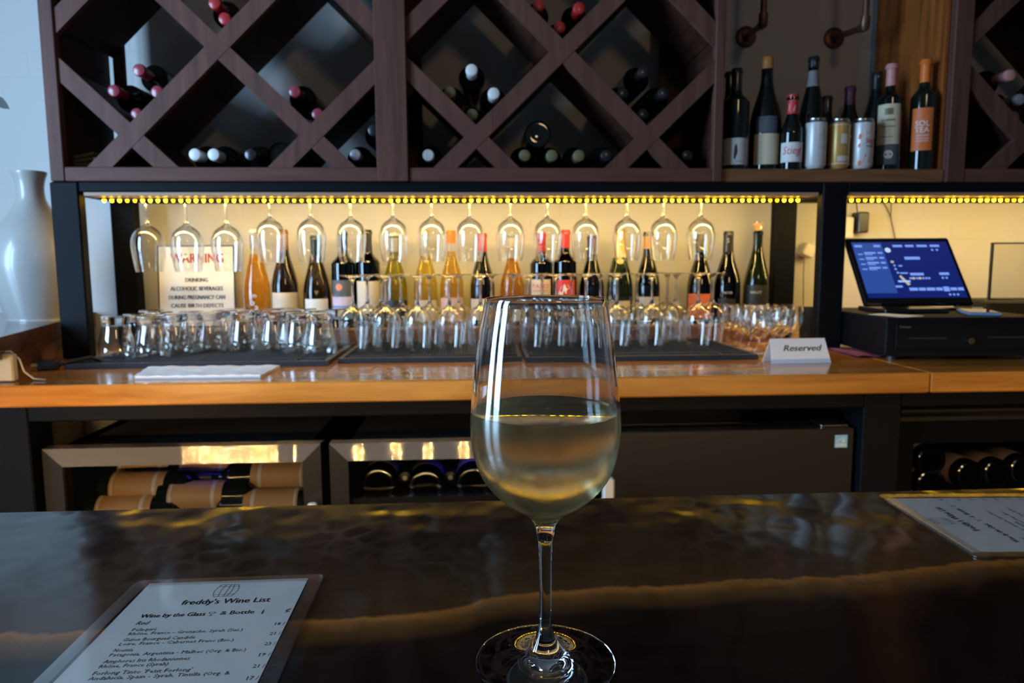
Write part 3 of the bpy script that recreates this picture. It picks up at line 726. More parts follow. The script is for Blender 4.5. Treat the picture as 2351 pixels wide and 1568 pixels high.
# ------------------------------------------------------------------ bottles
PROF = {
 'bordeaux': (0.0370, 0.300, [(0.0, 0.004), (0.030, 0.0), (0.0355, 0.003), (0.0370, 0.010), (0.0370, 0.185), (0.0360, 0.198), (0.0320, 0.208), (0.0240, 0.2165), (0.0178, 0.224), (0.0150, 0.234), (0.0142, 0.250), (0.0140, 0.288)]),
 'burgundy': (0.0400, 0.298, [(0.0, 0.004), (0.033, 0.0), (0.0385, 0.003), (0.0400, 0.012), (0.0400, 0.118), (0.0390, 0.136), (0.0350, 0.158), (0.0290, 0.180), (0.0225, 0.202), (0.0175, 0.222), (0.0152, 0.240), (0.0145, 0.260), (0.0142, 0.287)]),
 'champagne': (0.0430, 0.300, [(0.0, 0.004), (0.035, 0.0), (0.0415, 0.003), (0.0430, 0.012), (0.0430, 0.105), (0.0418, 0.128), (0.0375, 0.155), (0.0300, 0.185), (0.0220, 0.215), (0.0170, 0.240), (0.0152, 0.262), (0.0150, 0.288)]),
 'beer': (0.0300, 0.205, [(0.0, 0.003), (0.025, 0.0), (0.029, 0.003), (0.0300, 0.008), (0.0300, 0.098), (0.0285, 0.112), (0.0220, 0.130), (0.0165, 0.146), (0.0140, 0.165), (0.0132, 0.197)]),
}
def bottle(kind, glass, cap=None, caplen=0.055, ctype='capsule', wine=None, fill=0.24, name='wine_bottle', label='x', kz=1.0, kr=1.0, capparts=()):
    R, H, pr = PROF[kind]; pr = [(r * (kr if z < 0.2 * kz * 9 else 1), z * kz) for r, z in pr]; R *= kr; H *= kz
    t = thing(name, label, 'bottle')
    sp = spline(pr, 2) + [(0.0160, H - 0.0125), (0.0160, H - 0.006), (0.0140, H - 0.004), (0.0130, H), (0, H)]
    MB().lathe(sp, 32).build('glass_body', glass, t, 40)
    full = spline(pr, 2)
    rz = lambda z: next((a[0] + (b[0] - a[0]) * (z - a[1]) / max(1e-6, b[1] - a[1]) for a, b in zip(full, full[1:]) if a[1] <= z <= b[1]), 0.0142)
    if wine:
        w = [(max(0, r - 0.0025), max(z, 0.006)) for r, z in full[1:] if 0.002 < z < fill] 
        MB().lathe([(0, 0.006)] + w + [(rz(fill) - 0.0025, fill), (0, fill)], 32).build('wine', wine, t, 40)
    if cap:
        z0 = H - caplen
        if ctype == 'capsule':
            zs = [z0 + (H - 0.0135 - z0) * i / 4 for i in range(5)]
            cp = [(rz(z) + 0.0007, z) for z in zs] + [(0.0168, H - 0.0125), (0.0168, H - 0.0055), (0.0152, H - 0.0035), (0.0150, H + 0.0004), (0.0138, H + 0.0012), (0, H + 0.0012)]
            MB().lathe(cp, 24).build('capsule', cap, t, 40)
        elif ctype == 'crown':
            MB().lathe([(0.0162, H - 0.007), (0.0172, H - 0.005), (0.0160, H + 0.001), (0.012, H + 0.0022), (0, H + 0.0022)], 21).build('crown_cap', cap, t, 40)
        elif ctype == 'cork':
            MB().lathe([(0.0125, H), (0.0140, H + 0.006), (0.0165, H + 0.010), (0.0170, H + 0.020), (0.013, H + 0.0245), (0, H + 0.025)], 20).build('cork', cap, t, 40)
            cg = MB()
            for q in range(4):
                a = q * pi / 2 + 0.5
                cg.tube([(0.0178 * cos(a), 0.0178 * sin(a), H - 0.014), (0.0182 * cos(a), 0.0182 * sin(a), H + 0.012), (0.012 * cos(a), 0.012 * sin(a), H + 0.0262)], 0.0007, 5)
            cg.lathe([(0.0172, H - 0.015), (0.0186, H - 0.014), (0.0172, H - 0.013)], 20); cg.lathe([(0, H + 0.0258), (0.0125, H + 0.0258), (0.0125, H + 0.0268), (0, H + 0.0268)], 16)
            cg.build('wire_cage', 'chrome', t, 40)
    for (r0, r1, z0, z1, mt) in capparts:
        MB().lathe([(r0, z0), (r0 + 0.0003, z0 + 0.0003), (r1 + 0.0003, z1), (r1 - 0.001, z1)], 24).build('capsule_band', mt, t, 40)
    return t, rz, R
def lab_fn(rz, zc, off, ang):
    """label surface: u along the girth, facing -Y turned by ang"""
    def f(u, z):
        r = rz(z) + off; a = -pi / 2 + ang + u / rz(zc)
        return (r * cos(a), r * sin(a), z)
    return f
def add_label(t, rz, z0, z1, halfang, mt, ang=0.0, name='label', off=0.0005, nz=3):
    zc = (z0 + z1) / 2; f = lab_fn(rz, zc, off, ang); w = halfang * rz(zc); mb = MB(); rect_fn(mb, f, -w, w, z0, z1, 18, nz)
    return mb.build(name, mt, t, 60), lab_fn(rz, zc, off + 0.0004, ang), w, lab_fn(rz, zc, off + 0.0008, ang)
def lines(o, f, specs, mt='grey_print'):
    mb = MB()
    for u0, u1, z, h in specs: rect_fn(mb, f, u0, u1, z, z + h, 4)
    return mb.build('print', mt, o, 60)
def letters(o, f, specs, mt='ink', res=2):
    mb = MB()
    for txt, size, z, width in specs: put_text(mb, txt, size, f, 0, z, width, res=res)
    return mb.build('lettering', mt, o)
YB = 2.283; ZB = 1.0923; GB = 'open bottles lined up under the LED strip'
def at(t, px, Y=YB, z=ZB, label=None, group=GB, rz=0.0):
    x = PY(px, 700, Y).x; t.location = (x, Y, z); t.rotation_euler = (0, 0, atan2(x, Y) * -1 + rz)
    tag(t, label, None, group); return t
# 1 orange pet-nat
t, rz, R = bottle('champagne', 'clear_bottle', 'white_capsule', 0, 'crown', 'orange_wine', 0.232, kz=1.02, kr=0.98)
MB().lathe([(0.0150, 0.248), (0.0153, 0.249), (0.0158, 0.29), (0.0148, 0.291)], 20).build('neck_foil', 'silver_foil', t, 40)
f = lab_fn(rz, 0.09, 0.0006, -0.25); mb = MB()
for txt, s_, u, z in (('f', 0.022, -0.012, 0.125), ('m', 0.014, 0.0, 0.098), ('o', 0.02, -0.006, 0.074), ('a', 0.02, 0.006, 0.06), ('s', 0.016, -0.012, 0.05)):
    put_text(mb, txt, s_, f, u, z)
mb.build('painted_lettering', 'white_print', t); at(t, 592, label='clear bottle of cloudy orange wine right of the warning sign')
# 2
t, rz, R = bottle('burgundy', 'brownolive_bottle', 'copper_capsule', 0.062, kz=1.03, kr=1.02)
for q in range(4): MB().lathe([(0.0162, 0.262 + q * 0.009), (0.0172, 0.2625 + q * 0.009), (0.0172, 0.265 + q * 0.009), (0.0162, 0.2655 + q * 0.009)], 20).build('capsule_band', 'kraft_label', t, 40)
o, f, w, f2 = add_label(t, rz, 0.030, 0.112, 1.25, 'beige_label'); lines(o, f, [(-0.030, 0.002, 0.088, 0.003), (-0.028, -0.004, 0.082, 0.002)], 'grey_label'); letters(o, f, [('GREEN WINE', 0.006, 0.060, 0.048)], 'slate_label')
at(t, 656, label='brown olive bottle with cream label and copper banded neck')
# 3
t, rz, R = bottle('champagne', 'olive_bottle', 'black_capsule', 0.045, kz=0.96, kr=0.98)
o, f, w, f2 = add_label(t, rz, 0.02, 0.092, 0.95, 'white_label', -0.1); f3 = lab_fn(rz, 0.11, 0.0006, -0.05); mb = MB(); poly_fn(mb, f3, [(-0.007, 0.118), (0, 0.103), (0.007, 0.118)]); mb.build('emblem', 'olive_capsule', t)
at(t, 729, label='olive green bottle with plain white label and dark neck')
# 4
t, rz, R = bottle('bordeaux', 'dark_bottle', 'black_capsule', 0.045, kz=1.0, kr=1.03)
o, f, w, f2 = add_label(t, rz, 0.028, 0.150, 0.98, 'slate_label', -0.25)
mb = MB(); rect_fn(mb, f, -w, w, 0.028, 0.070, 12); mb.build('print', 'steelblue_label', o, 60)
mb = MB(); rect_fn(mb, f, -w, w, 0.070, 0.098, 12); poly_fn(mb, f, [(-w, 0.098), (-0.010, 0.086), (-0.010, 0.098)]); mb.build('print', 'lilac_print', o, 60)
mb = MB(); poly_fn(mb, f2, [(-w, 0.106), (-w, 0.088), (-0.018, 0.088), (-0.022, 0.096)]); mb.build('printed_hill', 'coral_print', o)
mb = MB(); poly_fn(mb, f2, [(0.012, 0.088), (w, 0.088), (w, 0.096), (0.02, 0.098)]); mb.build('printed_hill', 'coral_print', o)
mb = MB(); disc_fn(mb, f2, -0.006, 0.128, 0.0105, 0.0105, 20); mb.build('printed_sun', 'coral_print', o)
mb = MB(); poly_fn(mb, f2, [(-0.022, 0.106), (0.014, 0.106), (0.006, 0.094), (-0.008, 0.091), (-0.016, 0.096)]); mb.build('print', 'teal_print', o)
letters(o, f2, [('CAMP', 0.013, 0.050, 0.046)], 'white_print')
at(t, 791, label='black bottle with a colourful desert sun label')
# 5
t, rz, R = bottle('bordeaux', 'dark_bottle', 'black_capsule', 0.07, kz=1.02, kr=1.03)
o, f, w, f2 = add_label(t, rz, 0.045, 0.146, 1.15, 'beige_label'); lines(o, f, [(-0.0008, 0.0004, 0.055, 0.08)], 'grey_print')
at(t, 847, label='black bottle with tall plain beige label, fifth from left')
# 6
t, rz, R = bottle('burgundy', 'yellowgreen_bottle', 'white_capsule', 0.0, 'crown', kz=0.985, kr=0.98)
MB().lathe([(0.0146, 0.236), (0.0156, 0.237), (0.0150, 0.280), (0.014, 0.281)], 20).build('neck_foil', 'grey_capsule', t, 40)
o, f, w, f2 = add_label(t, rz, 0.02, 0.085, 1.2, 'black_label'); lines(o, f, [(-0.02, 0.02, 0.06, 0.002), (-0.016, 0.016, 0.05, 0.002)], 'grey_label')
at(t, 908, label='yellow green bottle with pale cap and black label')
# 7
t, rz, R = bottle('burgundy', 'clear_bottle', 'yellow_capsule', 0.0, 'crown', 'straw_wine', 0.225, kz=1.02, kr=0.98)
o, f, w, f2 = add_label(t, rz, 0.02, 0.085, 1.05, 'beige_label'); lines(o, f, [(-0.018, 0.006, 0.05, 0.010)], 'grey_print'); lines(o, f, [(-0.038, -0.028, 0.02, 0.065)], 'white_print')
at(t, 978, label='clear bottle of pale yellow wine with white label')
# 8
t, rz, R = bottle('burgundy', 'clear_bottle', 'orange_capsule', 0.040, wine='peach_wine', fill=0.238, kz=1.015, kr=0.98)
o, f, w, f2 = add_label(t, rz, 0.018, 0.092, 1.1, 'pink_label'); lines(o, f, [(-0.032, 0.032, 0.082, 0.003), (-0.006, 0.030, 0.072, 0.005), (-0.03, 0.0, 0.045, 0.003), (-0.03, 0.012, 0.038, 0.003)], 'lilac_print')
at(t, 1038, label='clear bottle of peach wine with bright orange capsule')
# 9
t, rz, R = bottle('burgundy', 'dark_bottle', 'red_capsule', 0.058, kz=0.985)
o, f, w, f2 = add_label(t, rz, 0.02, 0.088, 1.15, 'beige_label'); lines(o, f, [(-0.02, 0.02, 0.06, 0.002), (-0.015, 0.015, 0.05, 0.002)])
at(t, 1108, label='dark slope shouldered bottle with dark red capsule and cream label')
# 10
t, rz, R = bottle('burgundy', 'clear_bottle', 'green_white_cap', 0.0, 'crown', 'orange_wine', 0.215, kz=0.97)
MB().lathe([(0.0152, 0.250), (0.0160, 0.251), (0.0155, 0.277), (0.0146, 0.278)], 20).build('neck_foil', 'beige_label', t, 40)
o, f, w, f2 = add_label(t, rz, 0.02, 0.080, 0.9, 'white_label'); lines(o, f, [(-0.02, 0.02, 0.06, 0.003)])
at(t, 1176, label='clear bottle of amber wine with green and white crown cap')
# 11
t, rz, R = bottle('bordeaux', 'dark_bottle', 'red_capsule', 0.060, kz=0.985, kr=0.98)
o, f, w, f2 = add_label(t, rz, 0.028, 0.148, 1.0, 'beige_label', -0.1); letters(o, f, [('PASO', 0.014, 0.120, 0.054), ('ROBLES', 0.007, 0.108, 0.046)], 'red_ink')
lines(o, f, [(-0.034, 0.034, 0.090, 0.002)], 'red_ink'); mb = MB(); poly_fn(mb, f, [(-0.004, 0.055), (0.012, 0.062), (0.026, 0.058), (0.03, 0.05), (0.012, 0.05)]); mb.build('print', 'ink', o)
at(t, 1243, label='dark bottle with dark red capsule and cream label lettered in red')
# 12
t, rz, R = bottle('bordeaux', 'dark_bottle', 'red_capsule', 0.056, kz=1.01, kr=1.0)
o, f, w, f2 = add_label(t, rz, 0.030, 0.146, 1.0, 'red_label'); mb = MB(); poly_fn(mb, f, [(-0.026, 0.095), (-0.018, 0.108), (-0.012, 0.124), (-0.002, 0.132), (0.010, 0.130), (0.016, 0.120), (0.006, 0.114), (0.004, 0.104), (0.016, 0.098), (0.018, 0.090), (-0.010, 0.094)]); mb.build('print', 'white_print', o); mb = MB(); rect_fn(mb, f, -0.03, 0.03, 0.034, 0.054, 8); mb.build('name_panel', 'white_print', o, 60)
mb = MB(); poly_fn(mb, f2, [(-0.026, 0.082), (-0.02, 0.090), (0.018, 0.078), (0.010, 0.074), (-0.028, 0.076)]); mb.build('print', 'ink', o)
letters(o, f2, [('ROUGE', 0.008, 0.040, 0.036)], 'red_ink')
at(t, 1297, label='dark bottle with scarlet capsule and bright red and white label')
# 13
t, rz, R = bottle('burgundy', 'dark_bottle', 'purple_capsule', 0.058, kz=0.955)
o, f, w, f2 = add_label(t, rz, 0.018, 0.088, 1.1, 'white_label'); lines(o, f, [(-0.03, 0.03, 0.064, 0.016), (-0.02, 0.02, 0.045, 0.003)], 'ink')
at(t, 1358, label='dark bottle with purple capsule and black banded white label')
# 14
t, rz, R = bottle('champagne', 'green_bottle', 'gold_foil', 0.090, kz=1.02, kr=0.97)
f3 = lab_fn(rz, 0.205, 0.0016, 0.05); mb = MB(); disc_fn(mb, f3, 0, 0.205, 0.010, 0.010, 20); mb.build('medallion', 'yellow_capsule', t)
o, f, w, f2 = add_label(t, rz, 0.018, 0.078, 0.9, 'cream_label'); lines(o, f, [(-0.02, 0.02, 0.055, 0.003), (-0.015, 0.015, 0.045, 0.002)])
at(t, 1422, label='green sparkling bottle with gold foil neck and medallion')
# 15
t, rz, R = bottle('burgundy', 'dark_bottle', 'amber_capsule', 0.052, kz=0.99)
MB().lathe([(0.0150, 0.283), (0.0175, 0.2835), (0.0172, 0.290), (0.0158, 0.2975), (0, 0.2978)], 20).build('capsule_top', 'black_capsule', t, 40)
o, f, w, f2 = add_label(t, rz, 0.02, 0.090, 1.15, 'grey_label'); lines(o, f, [(-0.02, 0.012, 0.06, 0.003), (-0.02, 0.02, 0.048, 0.002)])
at(t, 1486, label='dark bottle with amber and black capsule and grey label')
# 16
t, rz, R = bottle('burgundy', 'dark_bottle', 'olive_capsule', 0.055, kz=0.965, kr=1.04)
o, f, w, f2 = add_label(t, rz, 0.02, 0.098, 1.05, 'rust_label'); mb = MB(); disc_fn(mb, f, 0.004, 0.055, 0.010, 0.014, 14); poly_fn(mb, f, [(-0.02, 0.03), (-0.016, 0.06), (-0.008, 0.04)]); mb.build('print', 'amber_print', o)
at(t, 1606, label='dark bottle with orange red patterned label behind glasses')
# 17
t, rz, R = bottle('burgundy', 'dark_bottle', 'black_capsule', 0.066, kz=1.0, kr=1.06)
f3 = lab_fn(rz, 0.1, 0.0007, 0); mb = MB(); put_text(mb, 'NOIR', 0.008, f3, 0.004, 0.098, 0.026); put_text(mb, 'S', 0.014, lab_fn(rz, 0.26, 0.0012, 0), 0, 0.262); mb.build('painted_lettering', 'grey_label', t)
lines(t, lab_fn(rz, 0.05, 0.0007, 0), [(-0.03, 0.03, 0.06, 0.022)], 'black_label')
at(t, 1668, label='slim black bottle with small pale lettering, beside the corked green bottle')
# 18
t, rz, R = bottle('champagne', 'green_bottle', 'cork', 0, 'cork', kz=1.0, kr=0.98)
o, f, w, f2 = add_label(t, rz, 0.062, 0.125, 1.1, 'black_label'); letters(o, f, [('BRUT', 0.008, 0.098, 0.036)], 'grey_label')
o, f, w, f2 = add_label(t, rz, 0.045, 0.060, 1.0, 'white_label', 0.1, 'neck_tag')
at(t, 1735, label='green sparkling bottle with bare cork and wire cage beside the rear post')

# bottles and cans on the open shelf
ZS = 1.5523; GS = 'bottles standing on the open shelf'
def sh(t, px, Y, label, z=ZS, rz=0): at(t, px, Y, z, label, GS, rz); x = PY(px, 300, Y).x; t.location.x = x
t, rz, R = bottle('bordeaux', 'black_bottle', 'black_capsule', 0.06, kz=0.93)
o, f, w, f2 = add_label(t, rz, 0.012, 0.085, 1.1, 'grey_label', 0.1); mb = MB(); poly_fn(mb, f, [(-0.006, 0.03), (-0.002, 0.026), (0.004, 0.045), (0.003, 0.062), (0, 0.07), (-0.004, 0.06)]); mb.build('print', 'ink', o); lines(o, f, [(0.0, 0.022, 0.02, 0.002)], 'grey_print')
sh(t, 1688, 2.03, 'black bottle with white label at the left end of the shelf')
t, rz, R = bottle('burgundy', 'black_bottle', 'black_capsule', 0.05, kz=1.0, kr=0.9); sh(t, 1673, 2.14, 'unlabelled dark bottle half hidden by the rack post at the shelf left')
t, rz, R = bottle('burgundy', 'black_bottle', 'amber_capsule', 0.032, kz=1.07, kr=1.1)
o, f, w, f2 = add_label(t, rz, 0.016, 0.102, 0.85, 'cream_label', 0.15); lines(o, f, [(-0.018, 0.018, 0.06, 0.006), (-0.012, 0.012, 0.045, 0.003)], 'beige_label')
o, f, w, f2 = add_label(t, rz, 0.104, 0.150, 0.7, 'slate_label', 0.1, 'upper_label')
sh(t, 1757, 2.06, 'wide black bottle with amber capsule and dull cream label')
t, rz, R = bottle('beer', 'black_bottle', 'red_capsule', 0.0, 'crown', name='beer_bottle')
o, f, w, f2 = add_label(t, rz, 0.018, 0.072, 1.15, 'white_label', 0.1); mb = MB(); put_text(mb, 'Stiegl', 0.021, f, 0.0, 0.040, 0.052, shear=0.25); mb.build('lettering', 'red_ink', o)
mb = MB(); poly_fn(mb, f, [(-0.028, 0.020), (0.030, 0.020), (0.030, 0.036), (0.010, 0.033), (-0.012, 0.024)]); mb.build('print', 'red_label', o)
o, f, w, f2 = add_label(t, rz, 0.152, 0.190, 1.4, 'red_label', 0.2, 'neck_label'); mb = MB(); poly_fn(mb, f, [(-0.012, 0.160), (0.0, 0.158), (0.004, 0.174), (-0.012, 0.180)]); mb.build('print', 'white_print', o)
sh(t, 1818, 2.01, 'small beer bottle with red script on white label')
t, rz, R = bottle('champagne', 'black_bottle', 'black_capsule', 0.03, kz=1.10, kr=0.95)
o, f, w, f2 = add_label(t, rz, 0.245, 0.290, 1.2, 'grey_print', 0.1, 'neck_label'); sh(t, 1862, 2.09, 'tallest black bottle standing behind the white can')
t, rz, R = bottle('burgundy', 'black_bottle', 'black_capsule', 0.05, kz=0.82); sh(t, 1896, 2.20, 'short black bottle behind the gold can at the back')
t, rz, R = bottle('burgundy', 'black_bottle', 'purple_capsule', 0.055, kz=0.88); sh(t, 1948, 2.15, 'dark bottle with dull purple neck between gold and orange cans')
t, rz, R = bottle('champagne', 'black_bottle', 'black_capsule', 0.05, kz=1.0); sh(t, 2008, 2.13, 'black bottle directly behind the orange and white can')
t, rz, R = bottle('bordeaux', 'black_bottle', 'pink_capsule', 0.060, kz=0.985, kr=0.9)
o, f, w, f2 = add_label(t, rz, 0.070, 0.182, 1.0, 'cream_label', -0.05); lines(o, f, [(-0.018, 0.018, 0.135, 0.005), (-0.018, 0.018, 0.118, 0.003), (-0.010, 0.012, 0.152, 0.018), (-0.016, 0.014, 0.09, 0.002)], 'olive_capsule')
o, f, w, f2 = add_label(t, rz, 0.014, 0.068, 1.0, 'slate_label', -0.05, 'lower_label'); mb = MB(); disc_fn(mb, f, 0.004, 0.042, 0.012, 0.012, 20); mb.build('seal', 'beige_label', o)
sh(t, 2040, 2.03, 'dark bottle with pink capsule and tall cream label')
t, rz, R = bottle('bordeaux', 'green_black_bottle', 'orange_capsule', 0.062, kz=1.02, kr=0.92)
o, f, w, f2 = add_label(t, rz, 0.052, 0.170, 0.85, 'orange_label', 0.0); letters(o, f, [('SOL', 0.015, 0.120, 0.036), ('TEA', 0.015, 0.102, 0.036)], 'white_print'); lines(o, f, [(-0.014, 0.018, 0.092, 0.004), (-0.014, 0.018, 0.084, 0.003), (-0.014, 0.018, 0.077, 0.003)], 'pink_label')
sh(t, 2117, 2.022, 'green bottle with bright orange label and orange capsule')
def can(px, Y, label, body):
    t = thing('drink_can', label, 'can', (PY(px, 300, Y).x, Y, ZS), 0, 'drink cans on the open shelf')
    MB().lathe([(0, 0.002), (0.022, 0.0), (0.0255, 0.004), (0.0295, 0.011), (0.0295, 0.120), (0.0288, 0.126)], 32).build('can_body', body, t, 40)
    MB().lathe([(0.0288, 0.126), (0.0255, 0.134), (0.0262, 0.137), (0.0250, 0.1375), (0.0235, 0.134), (0, 0.134)], 32).build('can_lid', 'can_metal', t, 40)
    return t, (lambda z: 0.0295)
t, rz = can(1873, 2.0, 'white drink can with grey drawing on the shelf', 'can_white'); f = lab_fn(rz, 0.06, 0.0004, 0.25); mb = MB()
line_fn(mb, f, [(-0.010, 0.078), (-0.004, 0.098), (0.0, 0.088), (0.005, 0.104), (0.010, 0.080), (-0.010, 0.078)], 0.0022); rect_fn(mb, f, -0.012, 0.014, 0.055, 0.059, 4); rect_fn(mb, f, -0.010, 0.012, 0.014, 0.0155, 4); mb.build('print', 'grey_label', t)
t, rz = can(1927, 2.005, 'gold drink can between a white can and an orange one', 'can_gold'); f = lab_fn(rz, 0.06, 0.0004, 0.05); mb = MB()
rect_fn(mb, f, -0.010, 0.009, 0.068, 0.094, 4); rect_fn(mb, f, -0.018, 0.020, 0.020, 0.034, 8); rect_fn(mb, lab_fn(rz, 0.06, 0.0004, 0), -0.046, 0.046, 0.004 + 0.008, 0.016, 16); mb.build('print', 'beige_label', t); mb = MB(); rect_fn(mb, lab_fn(rz, 0.06, 0.0004, 0), -0.09, 0.09, 0.1185, 0.120, 30); mb.build('rim_band', 'can_white', t)
t, rz = can(1981, 2.0, 'white drink can patterned with orange shapes and red script', 'can_white'); f = lab_fn(rz, 0.06, 0.0004, 0.0); f2 = lab_fn(rz, 0.06, 0.0007, 0.15); mb = MB()
for pts in ([(-0.012, 0.118), (0.008, 0.118), (0.006, 0.095), (-0.004, 0.094)], [(-0.024, 0.094), (-0.016, 0.094), (-0.018, 0.080), (-0.026, 0.080)], [(-0.024, 0.068), (-0.018, 0.068), (-0.020, 0.058), (-0.026, 0.058)], [(-0.006, 0.038), (0.010, 0.043), (0.006, 0.016), (-0.012, 0.014)], [(-0.024, 0.020), (-0.014, 0.022), (-0.016, 0.008), (-0.024, 0.008)]): poly_fn(mb, f, pts)
mb.build('print', 'orange_label', t); mb = MB(); put_text(mb, 'Stiegl', 0.015, f2, 0.002, 0.068, 0.028, shear=0.25); mb.build('lettering', 'red_ink', t); mb = MB(); put_text(mb, 'RADLER', 0.005, f2, 0.002, 0.058, 0.022); mb.build('lettering', 'ink', t)

# bottles lying in the diamond bins
RKB = {}
def lying(px, py, cap, label, z=None, tilt=0.0, swap=False, kind='bordeaux', Yt=2.005, rest=None):
    key = (cap, kind)
    if key not in RKB:
        tb, _, _ = bottle(kind, 'black_bottle', cap, 0.055, kz=0.97); RKB[key] = tb; o = tb; new = True
    else: o = copy_tree(RKB[key])
    p_ = PY(px, py, Yt); zz = p_.z if z is None else z
    if swap: o.location = (p_.x, Yt + 0.03, zz); o.rotation_euler = (radians(-90), 0, 0)
    else: o.location = (p_.x, Yt + 0.292, zz); o.rotation_euler = (radians(90), 0, 0)
    tag(o, label, None, 'bottles lying in the wine rack')
ZF = ZR1 + 0.0372
for px, py, cap, lab in (
 (318, 160, 'wine_capsule', 'topmost of four red capped bottles in the left diamond bin'), (260, 208, 'wine_capsule', 'leftmost of four red capped bottles in the left diamond bin'),
 (360, 210, 'wine_capsule', 'rightmost of four red capped bottles in the left diamond bin'), (313, 262, 'wine_capsule', 'lowest of four red capped bottles in the left diamond bin'),
 (515, 42, 'red_capsule', 'red capped bottle above the centre crossing of the left bay'), (492, 6, 'red_capsule', 'dark red capped bottle cut by the top edge in left bay'),
 (676, 210, 'wine_capsule', 'upper of two pink ended bottles left of the centre post'), (729, 262, 'wine_capsule', 'lower of two pink ended bottles left of the centre post'),
 (1083, 160, 'white_capsule', 'topmost pale capped bottle of the middle diamond bin'), (1033, 212, 'olive_capsule', 'dull olive capped bottle at left of the middle diamond bin'),
 (1134, 214, 'white_capsule', 'pale capped bottle at right of the middle diamond bin'), (1084, 263, 'olive_capsule', 'lowest olive capped bottle of the middle diamond bin'),
 (1237, 12, 'red_capsule', 'left of three red capped bottles above the right bay crossing'), (1330, 18, 'red_capsule', 'right of three red capped bottles above the right bay crossing'), (1285, 62, 'red_capsule', 'lowest of three red capped bottles above the right bay crossing'),
 (1478, 165, 'black_capsule', 'topmost black capped bottle in the right diamond bin'), (1430, 214, 'black_capsule', 'left black capped bottle in the right diamond bin'),
 (1524, 214, 'black_capsule', 'right black capped bottle in the right diamond bin'), (1477, 263, 'black_capsule', 'lowest black capped bottle in the right diamond bin'),
 (2321, 172, 'pink_capsule', 'dusty pink capped bottle in the far right rack, topmost'), (2276, 222, 'black_capsule', 'black capped bottle at left in the far right rack'),
 (2343, 228, 'grey_capsule', 'grey capped bottle at the picture edge in the far right rack'), (2329, 268, 'olive_capsule', 'olive capped bottle lowest in the far right rack')):
    lying(px, py, cap, lab)
for px, cap, lab in ((447, 'white_capsule', 'left of two bright white capped bottles on the rack floor'), (490, 'white_capsule', 'right of two bright white capped bottles on the rack floor'),
 (575, 'black_capsule', 'black bottle on the rack floor right of the white capped pair'), (815, 'grey_capsule', 'grey capped bottle on the rack floor left of the centre post'),
 (983, 'white_capsule', 'pale capped bottle on the rack floor right of the centre post'), (1205, 'olive_capsule', 'leftmost of three bottles on the rack floor in the right bay'),
 (1268, 'olive_capsule', 'middle of three bottles on the rack floor in the right bay'), (1330, 'olive_capsule', 'rightmost of three bottles on the rack floor in the right bay'),
 (1393, 'black_capsule', 'black capped bottle on the rack floor by the lower right crossing'), (1578, 'black_capsule', 'black capped bottle on the rack floor beside the right stile')):
    lying(px, 360, cap, lab, z=ZF)
lying(1237, 306, 'black_capsule', 'bottle lying base first on top of the floor row, right bay', z=ZF + 0.062, swap=True)
lying(640, 360, 'black_capsule', 'bottle lying base first beside the lower left crossing', z=ZF, swap=True)
lying(858, 306, 'black_capsule', 'dark bottle lying on top near the centre post, left bay', z=ZF + 0.066)
# small bundle of folded papers in the lowest left bin
pb = thing('paper_bundle', 'bundle of folded brownish papers in the lowest left bin', 'papers', (PY(205, 365, 2.08).x, 2.10, ZR1 + 0.0004))
for q in range(4): MB().bevbox(-0.035 + q * 0.004, 0.035, -0.05, 0.05, q * 0.0095, q * 0.0095 + 0.009, 0.001, Matrix.Rotation(radians(-4 * q), 4, 'Y') @ Matrix.Translation((0, 0, 0.002 * q))).build('folded_sheet', 'olive_capsule', pb)

# ------------------------------------------------------------------ pipe brackets on the wall
for (fx, fy), (ex, ey), lab in (((1712, 85), (1752, 55), 'dark iron pipe bracket on the wall behind the rack post'), ((1914, 88), (1986, 62), 'copper toned pipe bracket on the wall above the black bottles')):
    a = PY(fx, fy, 2.398); e = PY(ex, ey, 2.15)
    t = thing('pipe_bracket', lab, 'pipe bracket', (a.x, 2.399, a.z), 0, 'pipe brackets on the back wall'); d = e - Vector((a.x, 2.399, a.z))
    MB().lathe([(0, 0), (0.034, 0), (0.034, 0.006), (0.030, 0.009), (0.018, 0.011), (0.017, 0.022), (0, 0.022)], 28, M=Matrix.Rotation(radians(90), 4, 'X')).build('flange', 'copper_iron', t, 40)
    e2 = Vector((d.x, d.y, d.z))
    MB().tube([(0, -0.015, 0), e2 * 0.5, e2 * 0.93], 0.0095, 12).build('pipe', 'copper_iron', t, 50)
    MB().tube([e2 * 0.90, e2, e2 + Vector((0, 0, 0.006)), e2 + Vector((0, 0, 0.03))], 0.0135, 12).build('elbow', 'copper_iron', t, 50)
    MB().tube([e2 + Vector((0, 0, 0.025)), e2 + Vector((0, 0, 0.30))], 0.0095, 12).build('pipe', 'copper_iron', t, 50)

# ------------------------------------------------------------------ vase and leaf
vx = PY(92, 720, 2.10)
vs = thing('vase', 'tall white ceramic vase on the left ledge', 'vase', (vx.x, 2.10, 1.1403))
VP = [(0.0, 0.002), (0.076, 0.0), (0.082, 0.004), (0.091, 0.03), (0.107, 0.085), (0.117, 0.135), (0.119, 0.172), (0.111, 0.215), (0.088, 0.265), (0.058, 0.310), (0.040, 0.345), (0.0355, 0.372), (0.038, 0.40), (0.046, 0.424), (0.044, 0.427), (0.036, 0.40), (0.033, 0.372), (0.037, 0.34), (0.054, 0.305), (0.08, 0.26), (0.10, 0.2), (0.10, 0.1), (0.07, 0.02), (0, 0.015)]
VP = [(r * 0.96, z * 0.965) for r, z in VP]
MB().lathe(spline(VP, 3), 48).build('vase_body', 'white_ceramic', vs, 50)
lf0 = PY(-30, 215, 2.0)
pl = thing('hanging_branch', 'dark leaf tip poking in at the left picture edge', 'plant', tuple(lf0))
